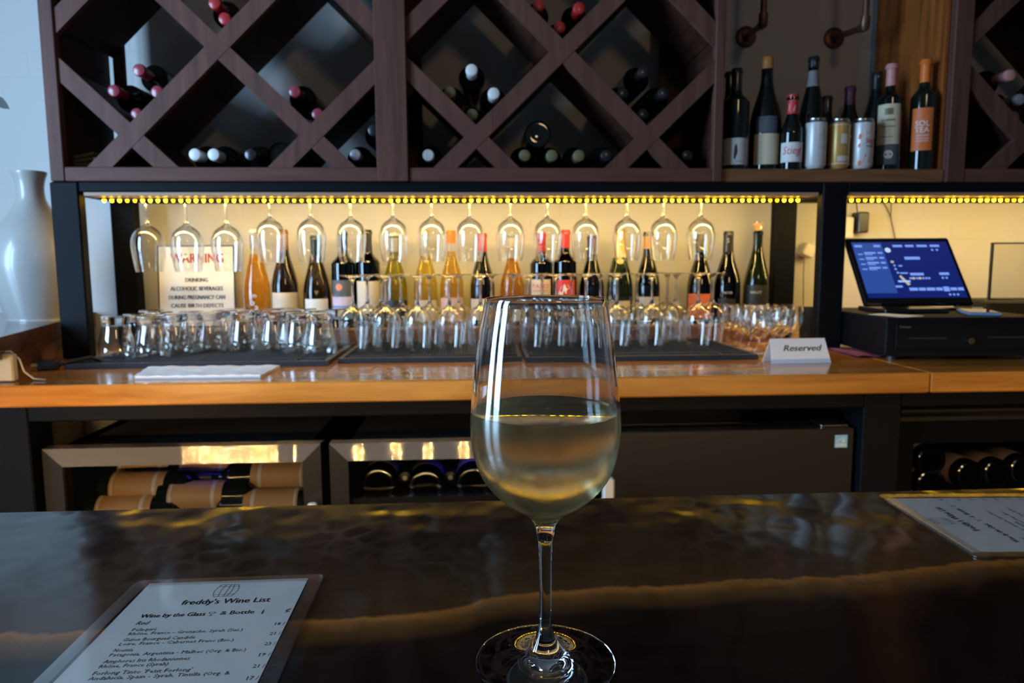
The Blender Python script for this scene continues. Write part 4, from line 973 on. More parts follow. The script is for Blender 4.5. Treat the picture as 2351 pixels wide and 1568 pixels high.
MB().tube([(0, 0, 0), (-0.08, 0.02, 0.12), (-0.14, 0.03, 0.4), (-0.16, 0.05, 0.96)], 0.003, 6).build('stem', 'leaf', pl)
for q, (a, b_, c) in enumerate(((0.0, 0, 0), (-0.06, 0.02, 0.09), (-0.11, 0.02, 0.2), (-0.13, 0.03, 0.32))):
    lm = MB(); L = 0.062; s_ = -1 if q % 2 else 1
    up = [(0, 0), (0.25, 0.013), (0.55, 0.016), (0.8, 0.010), (1, 0)]
    dirv = Vector((s_ * 0.80, 0.1, -0.6)).normalized(); nrm = Vector((0.5, 0, 0.7))
    pts = [Vector((a, b_, c)) + dirv * L * u + nrm * wv for u, wv in up] + [Vector((a, b_, c)) + dirv * L * u - nrm * wv for u, wv in reversed(up[1:-1])]
    lm.add(pts + [p_ + Vector((0, 0.002, 0)) for p_ in pts], [tuple(range(8)), tuple(range(15, 7, -1))] + [(i, 8 + i, 8 + (i + 1) % 8, (i + 1) % 8) for i in range(8)]); lm.build('leaf', 'leaf', pl)

# ------------------------------------------------------------------ warning sign, towel, tent card
WS0 = PY(360, 640, 2.335); WS1 = PY(537, 640, 2.335); w = (WS1.x - WS0.x); ws = thing('warning_sign', 'white warning sign with red heading standing against the wall', 'sign', ((WS0.x + WS1.x) / 2, 2.335, 1.0923))
hT = PY(450, 563, 2.335).z - 1.0923
Ms = Matrix.Rotation(radians(-4), 4, 'X')
MB().box(-w / 2 + 0.003, w / 2 - 0.003, -0.001, 0.001, 0.003, hT - 0.003, Ms).build('card', 'white_card', ws)
bd = MB()
for a, b_, c, d_ in ((-w / 2, -w / 2 + 0.003, 0, hT), (w / 2 - 0.003, w / 2, 0, hT), (-w / 2 + 0.003, w / 2 - 0.003, 0, 0.003), (-w / 2 + 0.003, w / 2 - 0.003, hT - 0.003, hT)): bd.box(a, b_, -0.003, 0.004, c, d_, Ms)
bd.build('frame', 'black_plastic', ws)
fs = lambda u, z: Ms @ Vector((u, -0.0016, z))
pxz = lambda y: PY(450, y, 2.335).z - 1.0923
mb = MB(); put_text(mb, 'WARNING', 0.030, fs, 0.004, pxz(603), w * 0.68, bold=0.0012); mb.build('lettering', 'red_ink', ws)
mb = MB()
for txt, y, wf_ in (('DRINKING', 647, 0.29), ('ALCOHOLIC BEVERAGES', 667, 0.68), ('DURING PREGNANCY CAN', 687, 0.73), ('CAUSE BIRTH DEFECTS', 706, 0.68)): put_text(mb, txt, 0.0125, fs, 0.0, pxz(y), w * wf_, bold=0.0006)
mb.build('lettering', 'ink', ws)
tw = MB(); c4 = [PZ(309, 871, 1.0404), PZ(598, 867, 1.0404), PZ(646, 843, 1.0404), PZ(345, 846, 1.0404)]
for i in range(4): c4[i].y -= 0.012 if i > 1 else 0.0
nU, nV = 28, 10; vs_ = []
for j in range(nV + 1):
    for i in range(nU + 1):
        u, v = i / nU, j / nV; p_ = (c4[0] * (1 - u) + c4[1] * u) * (1 - v) + (c4[3] * (1 - u) + c4[2] * u) * v
        vs_.append((p_.x, p_.y, 1.0475 + 0.0016 * sin(u * 17 + v * 5) * sin(v * 9) + 0.0008 * sin(u * 43)))
tw.add(vs_, [(j * (nU + 1) + i, j * (nU + 1) + i + 1, (j + 1) * (nU + 1) + i + 1, (j + 1) * (nU + 1) + i) for j in range(nV) for i in range(nU)])
nb_ = len(vs_); rim = [i for i in range(nU + 1)] + [j * (nU + 1) + nU for j in range(1, nV + 1)] + [nV * (nU + 1) + i for i in range(nU - 1, -1, -1)] + [j * (nU + 1) for j in range(nV - 1, 0, -1)]
low = [(vs_[i][0], vs_[i][1], 1.0403) for i in rim]; o_ = len(tw.v); tw.v += low; n_ = len(rim)
tw.f += [(rim[i], o_ + i, o_ + (i + 1) % n_, rim[(i + 1) % n_]) for i in range(n_)] + [tuple(range(o_, o_ + n_))]
tag(tw.build('folded_towel', 'towel', None, 60), 'folded white towel lying on the counter edge at left', 'towel')
tc = thing('tent_card', 'white folded tent card reading Reserved on the counter', 'sign', ((0.742 + 0.902) / 2, 1.745, 1.0403), radians(2))
hw, ht = 0.078, 0.060
for nm, y0, sg in (('front_panel', -0.026, 1), ('rear_panel', 0.026, -1)):
    mb = MB(); a = [(-hw, y0, 0), (hw, y0, 0), (hw - 0.006, 0, ht), (-hw + 0.006, 0, ht)]; mb.add(a + [(x, y + sg * 0.0012, z) for x, y, z in a], [(0, 1, 2, 3), (7, 6, 5, 4), (0, 4, 5, 1), (1, 5, 6, 2), (2, 6, 7, 3), (3, 7, 4, 0)]); o = mb.build(nm, 'white_card', tc)
    if sg == 1:
        ft = lambda u, z: (u, -0.026 + 0.026 * z / ht - 0.0006, z)
        mb = MB(); put_text(mb, 'Reserved', 0.0145, ft, 0.006, 0.030, 0.096, shear=0.35, res=3, bold=0.0004); mb.build('lettering', 'ink', o)

# ------------------------------------------------------------------ cash drawer, screen and what lies on it
dr = thing('cash_drawer', 'black metal cash drawer under the register screen', 'cash drawer', (1.052, 1.738, 1.0403), radians(-3.5))
DW, DD = 0.412, 0.40
MB().bevbox(0, DW, 0.006, DD, 0.012, 0.110, 0.003).build('case', 'black_steel', dr)
MB().bevbox(0.022, DW - 0.022, -0.001, 0.0065, 0.030, 0.096, 0.0012).build('drawer_front', 'black_steel', dr)
MB().box(0.0, DW, 0.003, 0.0065, 0.012, 0.020).build('lower_lip', 'black_steel', dr)
sl = MB(); sl.box(0.055, 0.150, -0.0016, -0.0008, 0.056, 0.0605); sl.box(0.255, 0.350, -0.0016, -0.0008, 0.058, 0.0625); sl.build('media_slot', 'black_matte', dr)
lk = MB().cyl((0.206, -0.001, 0.052), (0.206, -0.014, 0.052), 0.0085, 20).build('lock', 'chrome', dr, 40)
MB().box(0.204, 0.208, -0.0145, -0.0139, 0.047, 0.057).build('keyway', 'black_matte', lk)
bg = MB(); fb_ = lambda u, z: (u + 0.044, -0.0015, z); put_text(bg, 'Connect', 0.0055, fb_, 0, 0.085, 0.028); bg.build('badge', 'grey_print', dr)
for x in (0.03, DW - 0.03):
    for y in (0.03, DD - 0.04): MB().cyl((x, y, 0), (x, y, 0.013), 0.012, 12).build('rubber_foot', 'black_rubber', dr)
TD = 1.0403 + 0.1103
scn = thing('register_screen', 'tilted touch screen showing a dark blue register page', 'screen', (1.222, 1.90, TD), radians(-2))
til = Matrix.Translation((0, -0.03, 0.026)) @ Matrix.Rotation(radians(-36), 4, 'X')
SW, SH = 0.302, 0.225
MB().bevbox(-SW / 2, SW / 2, 0, 0.016, 0, SH, 0.004, til).build('housing', 'black_gloss', scn)
MB().bevbox(-SW / 2 + 0.004, SW / 2 - 0.004, 0.002, 0.018, SH - 0.002, SH + 0.002, 0.001, til).build('top_trim', 'can_metal', scn)
f = lambda u, z: til @ Vector((u, -0.0006, z)); f2 = lambda u, z: til @ Vector((u, -0.0010, z)); f3 = lambda u, z: til @ Vector((u, -0.0014, z))
U0, U1, V0, V1 = -SW / 2 + 0.013, SW / 2 - 0.013, 0.020, SH - 0.014
mb = MB(); rect_fn(mb, f, U0, U1, V0, V1, 1); pn = mb.build('display', 'screen_navy', scn)
uw, vh = U1 - U0, V1 - V0
sxy = lambda a, b_: (U0 + uw * a, V1 - vh * b_)
def srect(mb, a0, b0, a1, b1, fn=f2):
    u0, v1 = sxy(a0, b0); u1, v0 = sxy(a1, b1); rect_fn(mb, fn, u0, u1, v0, v1, 1)
mb = MB(); srect(mb, 0.0, 0.02, 0.31, 0.92); mb.build('side_list', 'screen_blue', pn)
mb = MB()
for a0, b0, a1, b1 in ((0.42, 0.06, 0.52, 0.10), (0.55, 0.06, 0.64, 0.10), (0.67, 0.06, 0.78, 0.10), (0.81, 0.06, 0.91, 0.10), (0.50, 0.28, 0.66, 0.33), (0.40, 0.56, 0.48, 0.585), (0.50, 0.57, 0.64, 0.615), (0.80, 0.565, 0.90, 0.61), (0.35, 0.70, 0.48, 0.735), (0.31, 0.79, 0.38, 0.825), (0.44, 0.83, 0.525, 0.88), (0.535, 0.83, 0.605, 0.88), (0.615, 0.83, 0.70, 0.88), (0.71, 0.83, 0.775, 0.88), (0.785, 0.815, 0.845, 0.895), (0.855, 0.83, 0.92, 0.88), (0.93, 0.83, 0.99, 0.88), (0.02, 0.06, 0.10, 0.10), (0.22, 0.06, 0.29, 0.10), (0.41, 0.43, 0.45, 0.455)): srect(mb, a0, b0, a1, b1, f3)
for b0 in (0.19, 0.28, 0.37, 0.46):
    srect(mb, 0.10, b0, 0.22, b0 + 0.03, f3); srect(mb, 0.24, b0, 0.29, b0 + 0.03, f3); srect(mb, 0.10, b0 + 0.04, 0.18, b0 + 0.055, f3); srect(mb, 0.03, b0 + 0.03, 0.08, b0 + 0.05, f3)
for a, b_ in ((0.37, 0.435), (0.37, 0.50), (0.38, 0.565), (0.49, 0.665), (0.555, 0.665), (0.62, 0.665), (0.65, 0.665), (0.68, 0.665), (0.82, 0.66), (0.86, 0.66), (0.82, 0.155), (0.87, 0.155), (0.83, 0.95), (0.87, 0.95), (0.91, 0.95)): disc_fn(mb, f3, *sxy(a, b_), 0.0035, 0.0035, 10)
mb.build('screen_text', 'screen_pale', pn)['kind'] = 'stuff'
mb = MB(); disc_fn(mb, f3, *sxy(0.355, 0.155), 0.0085, 0.0085, 16); srect(mb, 0.36, 0.71, 0.47, 0.725, lambda u, z: til @ Vector((u, -0.0018, z))); mb.build('screen_dot', 'screen_white', pn)['kind'] = 'stuff'
mb = MB(); 
for a, b_ in ((0.36, 0.37), (0.52, 0.665), (0.585, 0.665)): disc_fn(mb, f3, *sxy(a, b_), 0.005, 0.004, 10)
poly_fn(mb, f3, [sxy(0.38, 0.63), sxy(0.40, 0.61), sxy(0.47, 0.77), sxy(0.44, 0.79)]); mb.build('screen_icon', 'screen_gold', pn)['kind'] = 'stuff'
MB().bevbox(-0.09, 0.09, -0.02, 0.13, 0.0003, 0.012, 0.002).build('stand_base', 'black_plastic', scn)
sa = MB(); sa.prism([(-0.035, 0.012), (0.035, 0.012), (0.035, 0.10), (-0.035, 0.10)], 0.082, 0.098); sa.box(-0.035, 0.035, 0.03, 0.098, 0.085, 0.10); sa.build('stand_arm', 'black_plastic', scn)
sl_ = thing('paper_slips', 'loose pale receipt slips on the left corner of the drawer', 'papers', (1.115, 1.80, TD), radians(12))
for q in range(3): MB().box(-0.035, 0.035, -0.05, 0.06, 0.0003 + q * 0.0006, 0.0007 + q * 0.0006, Matrix.Rotation(radians(q * 9), 4, 'Z')).build('slip', ('cream_label', 'paper', 'white_card')[q], sl_)
ph = thing('smartphone', 'dark smartphone lying flat on the cash drawer', 'phone', (1.36, 1.835, TD + 0.0002), radians(-24))
MB().bevbox(-0.038, 0.038, -0.075, 0.075, 0, 0.009, 0.003).build('phone_case', 'steelblue_label', ph); MB().box(-0.034, 0.034, -0.071, 0.071, 0.009, 0.0096).build('phone_screen', 'black_gloss', ph)
pe = thing('pen', 'pen with pale blue cap lying on the cash drawer', 'pen', (1.40, 1.93, TD + 0.0062), radians(-10))
MB().cyl((-0.07, 0, 0), (0.01, 0, 0), 0.005, 12).build('barrel', 'black_plastic', pe, 40); MB().cyl((0.01, 0, 0), (0.038, 0, 0), 0.006, 12).build('pen_cap', 'blue_plastic', pe, 40)
pr_ = thing('receipt_printer', 'black receipt printer standing right of the register', 'printer', (1.585, 2.10, 1.0403), radians(-8))
MB().bevbox(0, 0.26, 0, 0.20, 0.0, 0.128, 0.006).build('printer_body', 'black_matte', pr_); MB().box(0.02, 0.24, -0.001, 0.0005, 0.08, 0.086).build('paper_slot', 'black_gloss', pr_)
ac = thing('acrylic_stand', 'clear acrylic sign holder with dark edges on the printer', 'sign holder', (1.64, 2.17, 1.0403 + 0.1283), radians(-6))
MB().box(0.004, 0.20, -0.0015, 0.0015, 0.004, 0.176).build('acrylic_sheet', 'acrylic', ac)
ae = MB(); ae.bevbox(-0.003, 0.004, -0.004, 0.004, 0, 0.18, 0.0008); ae.bevbox(0.004, 0.20, -0.004, 0.004, 0.175, 0.18, 0.0008); ae.bevbox(0.004, 0.20, -0.003, 0.003, 0, 0.004, 0.0008); ae.build('edge_frame', 'black_plastic', ac)
MB().box(-0.004, 0.20, -0.025, 0.025, -0.0005, 0.0, ).build('foot_plate', 'acrylic', ac)
pc = MB(); q4 = [(1.012, 1.80), (1.155, 1.80), (1.16, 1.97), (1.02, 1.975)]; vs_ = []
for j in range(9):
    for i in range(13):
        u, v = i / 12, j / 8; x = (q4[0][0] * (1 - u) + q4[1][0] * u) * (1 - v) + (q4[3][0] * (1 - u) + q4[2][0] * u) * v; y = (q4[0][1] * (1 - u) + q4[1][1] * u) * (1 - v) + (q4[3][1] * (1 - u) + q4[2][1] * u) * v
        vs_.append((x, y, 1.0445 + 0.0024 * sin(u * 13) * cos(v * 7)))
pc.add(vs_ + [(x, y, 1.0403) for x, y, z in vs_], [(j * 13 + i, j * 13 + i + 1, j * 13 + 14 + i, j * 13 + 13 + i) for j in range(8) for i in range(12)] + [(117 + j * 13 + i, 117 + j * 13 + 13 + i, 117 + j * 13 + 14 + i, 117 + j * 13 + i + 1) for j in range(8) for i in range(12)])
tag(pc.build('bar_cloth', 'pink_cloth', None, 60), 'crumpled pink and purple cloth beneath the cash drawer', 'cloth')
# black cup, wooden tongs
cu = PY(1862, 740, 2.245)
tag(MB().lathe([(0, 0), (0.028, 0), (0.036, 0.11), (0.034, 0.11), (0.027, 0.004), (0, 0.004)], 28, (0, 0, 0)).build('black_cup', 'black_matte', None, 40, (0.945 + 0.008, 2.25, 1.0804)), 'black cup beside the right rear post', 'cup')
bpy.data.objects['black_cup'].location = (PY(1868, 740, 2.16).x - 0.012, 2.16, 1.0404)
tgx = PY(1838, 775, 2.10)
tn = thing('wooden_tongs', 'orange wooden tongs lying behind the tasting glasses', 'tongs', (0.985, 2.14, 1.0475), radians(10))
for a in (12, -14):
    MB().bevbox(-0.065, 0.065, -0.006, 0.006, -0.0065, 0.0065, 0.003, Matrix.Rotation(radians(a), 4, 'Z')).build('arm', 'orange_wood', tn)

# ------------------------------------------------------------------ sockets, adapters and cables
p_ = PY(1852, 575, 2.38)
pg = thing('plug_adapter', 'white plug adapter on the wall between the right posts', 'adapter', (p_.x, 2.399, p_.z), 0)
MB().bevbox(-0.02, 0.02, -0.045, 0.0, -0.022, 0.022, 0.004, Matrix.Rotation(radians(25), 4, 'Y')).build('adapter_body', 'white_plastic', pg)
MB().tube([(-0.015, -0.035, -0.02), (-0.018, -0.04, -0.08), (-0.010, -0.03, -0.16), (0.0, -0.02, -0.28)], 0.0022, 6).build('cord', 'grey_print', pg, 60)
MB().tube([(0.015, -0.035, 0.02), (0.03, -0.03, 0.05), (0.07, -0.02, 0.075), (0.085, -0.008, 0.09)], 0.0016, 6).build('cord', 'white_plastic', pg, 60)
p_ = PY(1973, 512, 2.38)
pa = thing('power_adapter', 'black power adapter plugged in above the register screen', 'adapter', (p_.x, 2.399, p_.z), 0)
MB().bevbox(-0.018, 0.018, -0.05, 0.0, -0.034, 0.036, 0.004).build('adapter_body', 'black_plastic', pa)
MB().bevbox(-0.055, -0.024, -0.03, 0.0, -0.05, 0.02, 0.003).build('socket_plate', 'white_plastic', pa)
MB().tube([(-0.055, -0.02, 0.075), (-0.035, -0.025, 0.085), (-0.018, -0.025, 0.07), (-0.012, -0.025, 0.036)], 0.002, 6).build('cord', 'black_plastic', pa, 60)
a, b_, c = PY(2024, 455, 2.39), PY(2047, 498, 2.39), PY(2060, 560, 2.39); d_ = PY(2049, 455, 2.39)
cb = thing('wall_cable', 'two thin cables joining on the wall above the screen', 'cable', (b_.x, 2.395, b_.z))
MB().tube([a - b_, (a - b_) * 0.5 + Vector((0.003, 0, 0)), (0, 0, 0), (c - b_) * 0.5, c - b_, (c - b_) * 1.6], 0.0016, 6).build('cord', 'copper_iron', cb, 60)
MB().tube([d_ - b_, (d_ - b_) * 0.5, (0, 0, 0)], 0.0016, 6).build('cord', 'black_plastic', cb, 60)
lc = PZ(110, 838, 1.0525)
la = thing('cable_adapter', 'small black cable adapter with metal tip below the ledge', 'adapter', (lc.x, lc.y, 1.0525), radians(8))
MB().bevbox(-0.022, 0.025, -0.010, 0.010, -0.012, 0.012, 0.003).build('adapter_body', 'black_plastic', la); MB().cyl((-0.022, 0, 0), (-0.036, 0, 0), 0.005, 12).build('metal_tip', 'gold_foil', la, 40)
MB().tube([(0.025, 0, 0), (0.05, 0.01, 0.006), (0.085, 0.03, 0.012), (0.105, 0.06, -0.004)], 0.005, 8).build('cord', 'black_plastic', la, 60)
bx0 = PY(0, 840, 1.585)
tag(MB().bevbox(-0.10, 0.0, 0, 0.02, 0, 0.062, 0.003).build('beige_box', 'beige_box', None, None, (PY(18, 840, 1.585).x, 1.60, 1.0403)), 'pale beige box at the left end of the counter', 'box')
wc = MB().tube([(0, 0, 0), (0.02, 0.0, 0.002), (0.035, 0.005, -0.018), (0.042, 0.006, -0.045), (0.065, 0.0, -0.0605), (0.095, -0.01, -0.0618)], 0.002, 6)
tag(wc.build('white_cable', 'white_plastic', None, 60, (PY(3, 815, 1.62).x, 1.62, 1.0403 + 0.0645)), 'thin white cable falling from the beige box', 'cable')
so = PY(86, 800, 1.80)
tag(MB().lathe([(0, 0), (0.016, 0), (0.015, 0.006), (0.006, 0.009), (0, 0.009)], 20, M=Matrix.Rotation(radians(90), 4, 'X')).build('grommet', 'black_plastic', None, 40, (-1.178, 1.7497, 1.076)), 'round black cable grommet in the wood under the ledge', 'grommet')

# ------------------------------------------------------------------ fridges under the counter
YF = 1.62
def wine_fridge(label, x0, x1, zt=0.883):
    t = thing('wine_fridge', label, 'wine fridge', ((x0 + x1) / 2, YF, 0.02), 0, 'steel framed wine fridges')
    w = x1 - x0; h = zt - 0.02; cw = w / 2 - 0.006
    cb = MB(); cb.box(-cw, -cw + 0.03, 0.04, 0.60, 0.06, h - 0.012); cb.box(cw - 0.03, cw, 0.04, 0.60, 0.06, h - 0.012); cb.box(-cw, cw, 0.57, 0.60, 0.06, h - 0.012); cb.box(-cw, cw, 0.04, 0.60, h - 0.035, h - 0.012); cb.box(-cw, cw, 0.04, 0.60, 0.0, 0.06)
    cb.build('cabinet', 'black_matte', t)
    bw = 0.042; hw = w / 2
    for nm, poly in (('door_rail', [(-hw, h), (hw, h), (hw - bw, h - bw), (-hw + bw, h - bw)]), ('door_rail', [(-hw + bw, 0.06 + bw), (hw - bw, 0.06 + bw), (hw, 0.06), (-hw, 0.06)]), ('door_stile', [(-hw, h), (-hw + bw, h - bw), (-hw + bw, 0.06 + bw), (-hw, 0.06)]), ('door_stile', [(hw - bw, h - bw), (hw, h), (hw, 0.06), (hw - bw, 0.06 + bw)])):
        MB().prism(poly, 0.0, 0.036).build(nm, 'brushed_steel' if nm == 'door_rail' else 'fridge_black', t)
    MB().box(-hw + bw, hw - bw, 0.010, 0.014, 0.06 + bw, h - bw).build('glass_door', 'door_glass', t)
    MB().box(-0.03, 0.03, 0.10, 0.12, h - 0.048, h - 0.0385).build('lamp', 'blue_led', t)
    return t, cw
f1, c1 = wine_fridge('left wine fridge with steel frame holding kraft labelled bottles', -0.973, -0.353)
f2_, c2 = wine_fridge('middle wine fridge with steel frame holding black bottle bases', -0.333, 0.285)
def fshelf(t, cw, z, mt):
    o = MB().box(-cw + 0.032, cw - 0.032, 0.05, 0.56, z - 0.02, z - 0.012).build('shelf', 'black_matte', t)
    MB().bevbox(-cw + 0.032, cw - 0.032, 0.040, 0.052, z - 0.03, z - 0.006, 0.002).build('shelf_front', mt, t)
fshelf(f1, c1, 0.69, 'black_matte'); fshelf(f2_, c2, 0.725, 'can_metal')
hd = MB().bevbox(-0.010, 0.010, -0.035, -0.020, 0.30, 0.748 - 0.02, 0.003); hd.box(-0.006, 0.006, -0.02, 0, 0.68, 0.70); hd.box(-0.006, 0.006, -0.02, 0, 0.33, 0.35)
for t_, px in ((f1, 715), (f2_, 1352)):
    x = PY(px, 1140, 1.585).x; o = MB().bevbox(-0.010, 0.010, -0.036, -0.020, 0.30, 0.733, 0.003).box(-0.006, 0.006, -0.02, 0.0, 0.68, 0.70).box(-0.006, 0.006, -0.02, 0.0, 0.33, 0.35).build('door_handle', 'satin_steel', t_); o.location.x = x - t_.location.x
# bottles lying in the left fridge, labels towards the glass
FB = None
for px, py, Y, dirn, lab in ((330, 1112, 1.74, 1, 'kraft labelled bottle at left in the left fridge'), (462, 1133, 1.72, 1, 'kraft labelled bottle in the middle of the left fridge'), (640, 1086, 1.76, -1, 'kraft labelled bottle at upper right in the left fridge'),
   (300, 1164, 1.71, 1, 'kraft labelled bottle at lower left in the left fridge'), (345, 1072, 1.86, 1, 'kraft labelled bottle at the back left of the left fridge'), (480, 1085, 1.84, 1, 'kraft labelled bottle at the back middle of the left fridge'), (625, 1150, 1.71, -1, 'kraft labelled bottle at lower right in the left fridge')):
    if FB is None:
        t, rz, R = bottle('bordeaux', 'green_black_bottle', 'black_capsule', 0.05)
        for a0 in (0, 1): pass
        mb = MB(); prf = [(0.0376, 0.022), (0.0376, 0.150)]; mb.lathe([(0.0372, 0.022), (0.0377, 0.0225), (0.0377, 0.1495), (0.0372, 0.15)], 32); o = mb.build('label', 'kraft_label', t, 40)
        mb = MB(); mb.lathe([(0.0377, 0.026), (0.0379, 0.0265), (0.0379, 0.031), (0.0377, 0.0315)], 32); mb.lathe([(0.0377, 0.124), (0.0379, 0.1245), (0.0379, 0.132), (0.0377, 0.1325)], 32); mb.build('label_band', 'beige_label', o, 40); FB = t; o = t
    else: o = copy_tree(FB)
    q = PY(px, py, Y); o.location = (q.x - dirn * 0.09, Y, q.z - 0.006); o.rotation_euler = (0, radians(90 * dirn), 0)
    tag(o, lab, None, 'kraft labelled bottles in the fridge')
BB = None
for px, py, lab in ((868, 1114, 'left black bottle lying base out in the middle fridge'), (977, 1119, 'second black bottle lying base out in the middle fridge'), (1087, 1112, 'third black bottle base out, left of the big glass bowl')):
    if BB is None:
        t, rz, R = bottle('champagne', 'black_bottle', 'black_capsule', 0.05, kr=1.03)
        mb = MB(); mb.lathe([(0.0443, 0.055), (0.0448, 0.0555), (0.0446, 0.1095), (0.0442, 0.11)], 32); mb.build('label', 'grey_label', t, 40)
        mb = MB(); mb.lathe([(0.031, -0.0004), (0.036, -0.0012), (0.040, 0.001)], 32); mb.build('base_ring', 'chrome', t, 40); BB = t; o = t
    else: o = copy_tree(BB)
    q = PY(px, py, 1.70); o.location = (q.x, 1.70, q.z); o.rotation_euler = (radians(-90), 0, 0); tag(o, lab, None, 'black bottles in the middle fridge')
NB = None
for px, py, lab in ((930, 1097, 'first bottle neck pointing out between the bases, middle fridge'), (1034, 1096, 'second bottle neck pointing out between the bases, middle fridge')):
    if NB is None: t, rz, R = bottle('bordeaux', 'black_bottle', 'black_capsule', 0.05, kr=0.8); MB().lathe([(0, 0.3014), (0.006, 0.3014), (0.006, 0.3022), (0, 0.3024)], 12).build('capsule_seal', 'beige_label', t); NB = t; o = t
    else: o = copy_tree(NB)
    q = PY(px, py, 1.72); o.location = (q.x, 1.72 + 0.30, q.z); o.rotation_euler = (radians(90), 0, 0); tag(o, lab, None, 'necks in the middle fridge')
# black solid door fridge
x0, x1 = 0.305, 0.912
t = thing('undercounter_fridge', 'black solid door fridge right of the wine glass', 'fridge', ((x0 + x1) / 2, YF, 0.02)); w = x1 - x0; zt = 0.897 - 0.02
MB().bevbox(-w / 2 + 0.006, w / 2 - 0.006, 0.075, 0.60, 0.03, zt - 0.012, 0.004).build('cabinet', 'fridge_black', t)
MB().bevbox(-w / 2, w / 2, 0.0, 0.042, 0.06, zt, 0.002).build('door', 'fridge_black', t)
MB().bevbox(-w / 2 + 0.01, w / 2 - 0.075, 0.062, 0.078, zt - 0.016, zt + 0.001, 0.003).build('top_trim', 'chrome', t)
MB().bevbox(w / 2 - 0.075, w / 2 - 0.008, 0.014, 0.078, zt + 0.0005, zt + 0.006, 0.0015).build('hinge', 'can_metal', t)
sq = MB(); fs_ = lambda u, z: (u, -0.0006, z); cx = PY(1931, 1013, YF).x - (x0 + x1) / 2; cz = PY(1931, 1013, YF).z - 0.02; a = 0.0155
stk = MB().box(cx - a, cx + a, -0.0005, 0.0, cz - a, cz + a).build('energy_sticker', 'blue_plastic', t)
mb = MB(); fs_ = lambda u, z: (u + cx, -0.0008, z + cz); line_fn(mb, fs_, [(-0.011, -0.002), (-0.006, 0.004), (0.002, 0.007), (0.010, 0.007)], 0.0016); rect_fn(mb, fs_, -0.0125, 0.0125, -0.012, -0.006, 1)
st_ = []
for i in range(10): st_.append((0.0055 + (0.005 if i % 2 == 0 else 0.002) * cos(pi / 2 + i * pi / 5), 0.001 + (0.005 if i % 2 == 0 else 0.002) * sin(pi / 2 + i * pi / 5)))
poly_fn(mb, fs_, st_); mb.build('emblem', 'white_print', stk)
mb = MB(); put_text(mb, 'ENERGY STAR', 0.0036, lambda u, z: (u + cx, -0.0011, z + cz), 0, -0.0108, 0.0225); mb.build('lettering', 'steelblue_label', stk)
hx_ = PY(1398, 1110, 1.57); o = MB().bevbox(-0.013, 0.013, -0.055, -0.030, 0.25, hx_.z - 0.02 + 0.012, 0.004).box(-0.008, 0.008, -0.030, 0, 0.68, 0.72).box(-0.008, 0.008, -0.03, 0, 0.30, 0.34).build('door_handle', 'satin_steel', t); o.location.x = hx_.x - t.location.x
# glass door cooler at the far right
x0, x1 = 1.03, 1.64
t = thing('beverage_cooler', 'black glass door cooler at right holding dark wine bottles', 'fridge', ((x0 + x1) / 2, YF + 0.02, 0.02)); w = x1 - x0; h = 0.925 - 0.02; cw = w / 2 - 0.005
cb_ = MB(); cb_.box(-cw, -cw + 0.03, 0.04, 0.60, 0.06, h); cb_.box(cw - 0.03, cw, 0.04, 0.60, 0.06, h); cb_.box(-cw, cw, 0.57, 0.60, 0.06, h); cb_.box(-cw, cw, 0.04, 0.60, h - 0.03, h); cb_.box(-cw, cw, 0.04, 0.6, 0, 0.06); cb_.build('cabinet', 'black_matte', t)
dp = MB(); hw = w / 2; bw = 0.045
dp.box(-hw, hw, 0, 0.035, h - 0.075, h - 0.006); dp.box(-hw, -hw + bw, 0, 0.035, 0.06, h - 0.075); dp.box(hw - bw, hw, 0, 0.035, 0.06, h - 0.075); dp.box(-hw + bw, hw - bw, 0, 0.035, 0.06, 0.10); dp.build('door_frame', 'black_gloss', t)
MB().box(-hw, hw, -0.004, 0.0, h - 0.018, h - 0.008).build('top_trim', 'fridge_black', t)
MB().box(-hw + bw, hw - bw, 0.010, 0.014, 0.10, h - 0.075).build('glass_door', 'door_glass', t)
MB().box(-cw + 0.032, cw - 0.032, 0.05, 0.56, 0.636, 0.646).build('shelf', 'black_matte', t)
CB = None
for px, py, lab, lb in ((2138, 1058, 'black bottle at upper left in the right cooler', 0), (2137, 1112, 'black bottle at lower left in the right cooler', 0), (2228, 1092, 'first label topped bottle in the right cooler row', 1), (2290, 1088, 'second label topped bottle in the right cooler row', 1), (2350, 1080, 'third label topped bottle at the picture edge, right cooler', 1)):
    if CB is None:
        t2, rz, R = bottle('burgundy', 'black_bottle', 'black_capsule', 0.05); MB().lathe([(0.0402, 0.03), (0.0406, 0.0305), (0.0406, 0.1145), (0.0402, 0.115)], 32).build('label', 'pink_label', t2, 40); MB().lathe([(0.029, -0.0004), (0.034, -0.0012), (0.0375, 0.001)], 32).build('base_ring', 'chrome', t2, 40); CB = t2; o = t2
    else: o = copy_tree(CB)
    q = PY(px, py, 1.74); o.location = (q.x, 1.74, q.z); o.rotation_euler = (radians(-90), 0, 0); tag(o, lab, None, 'bottles in the right cooler')

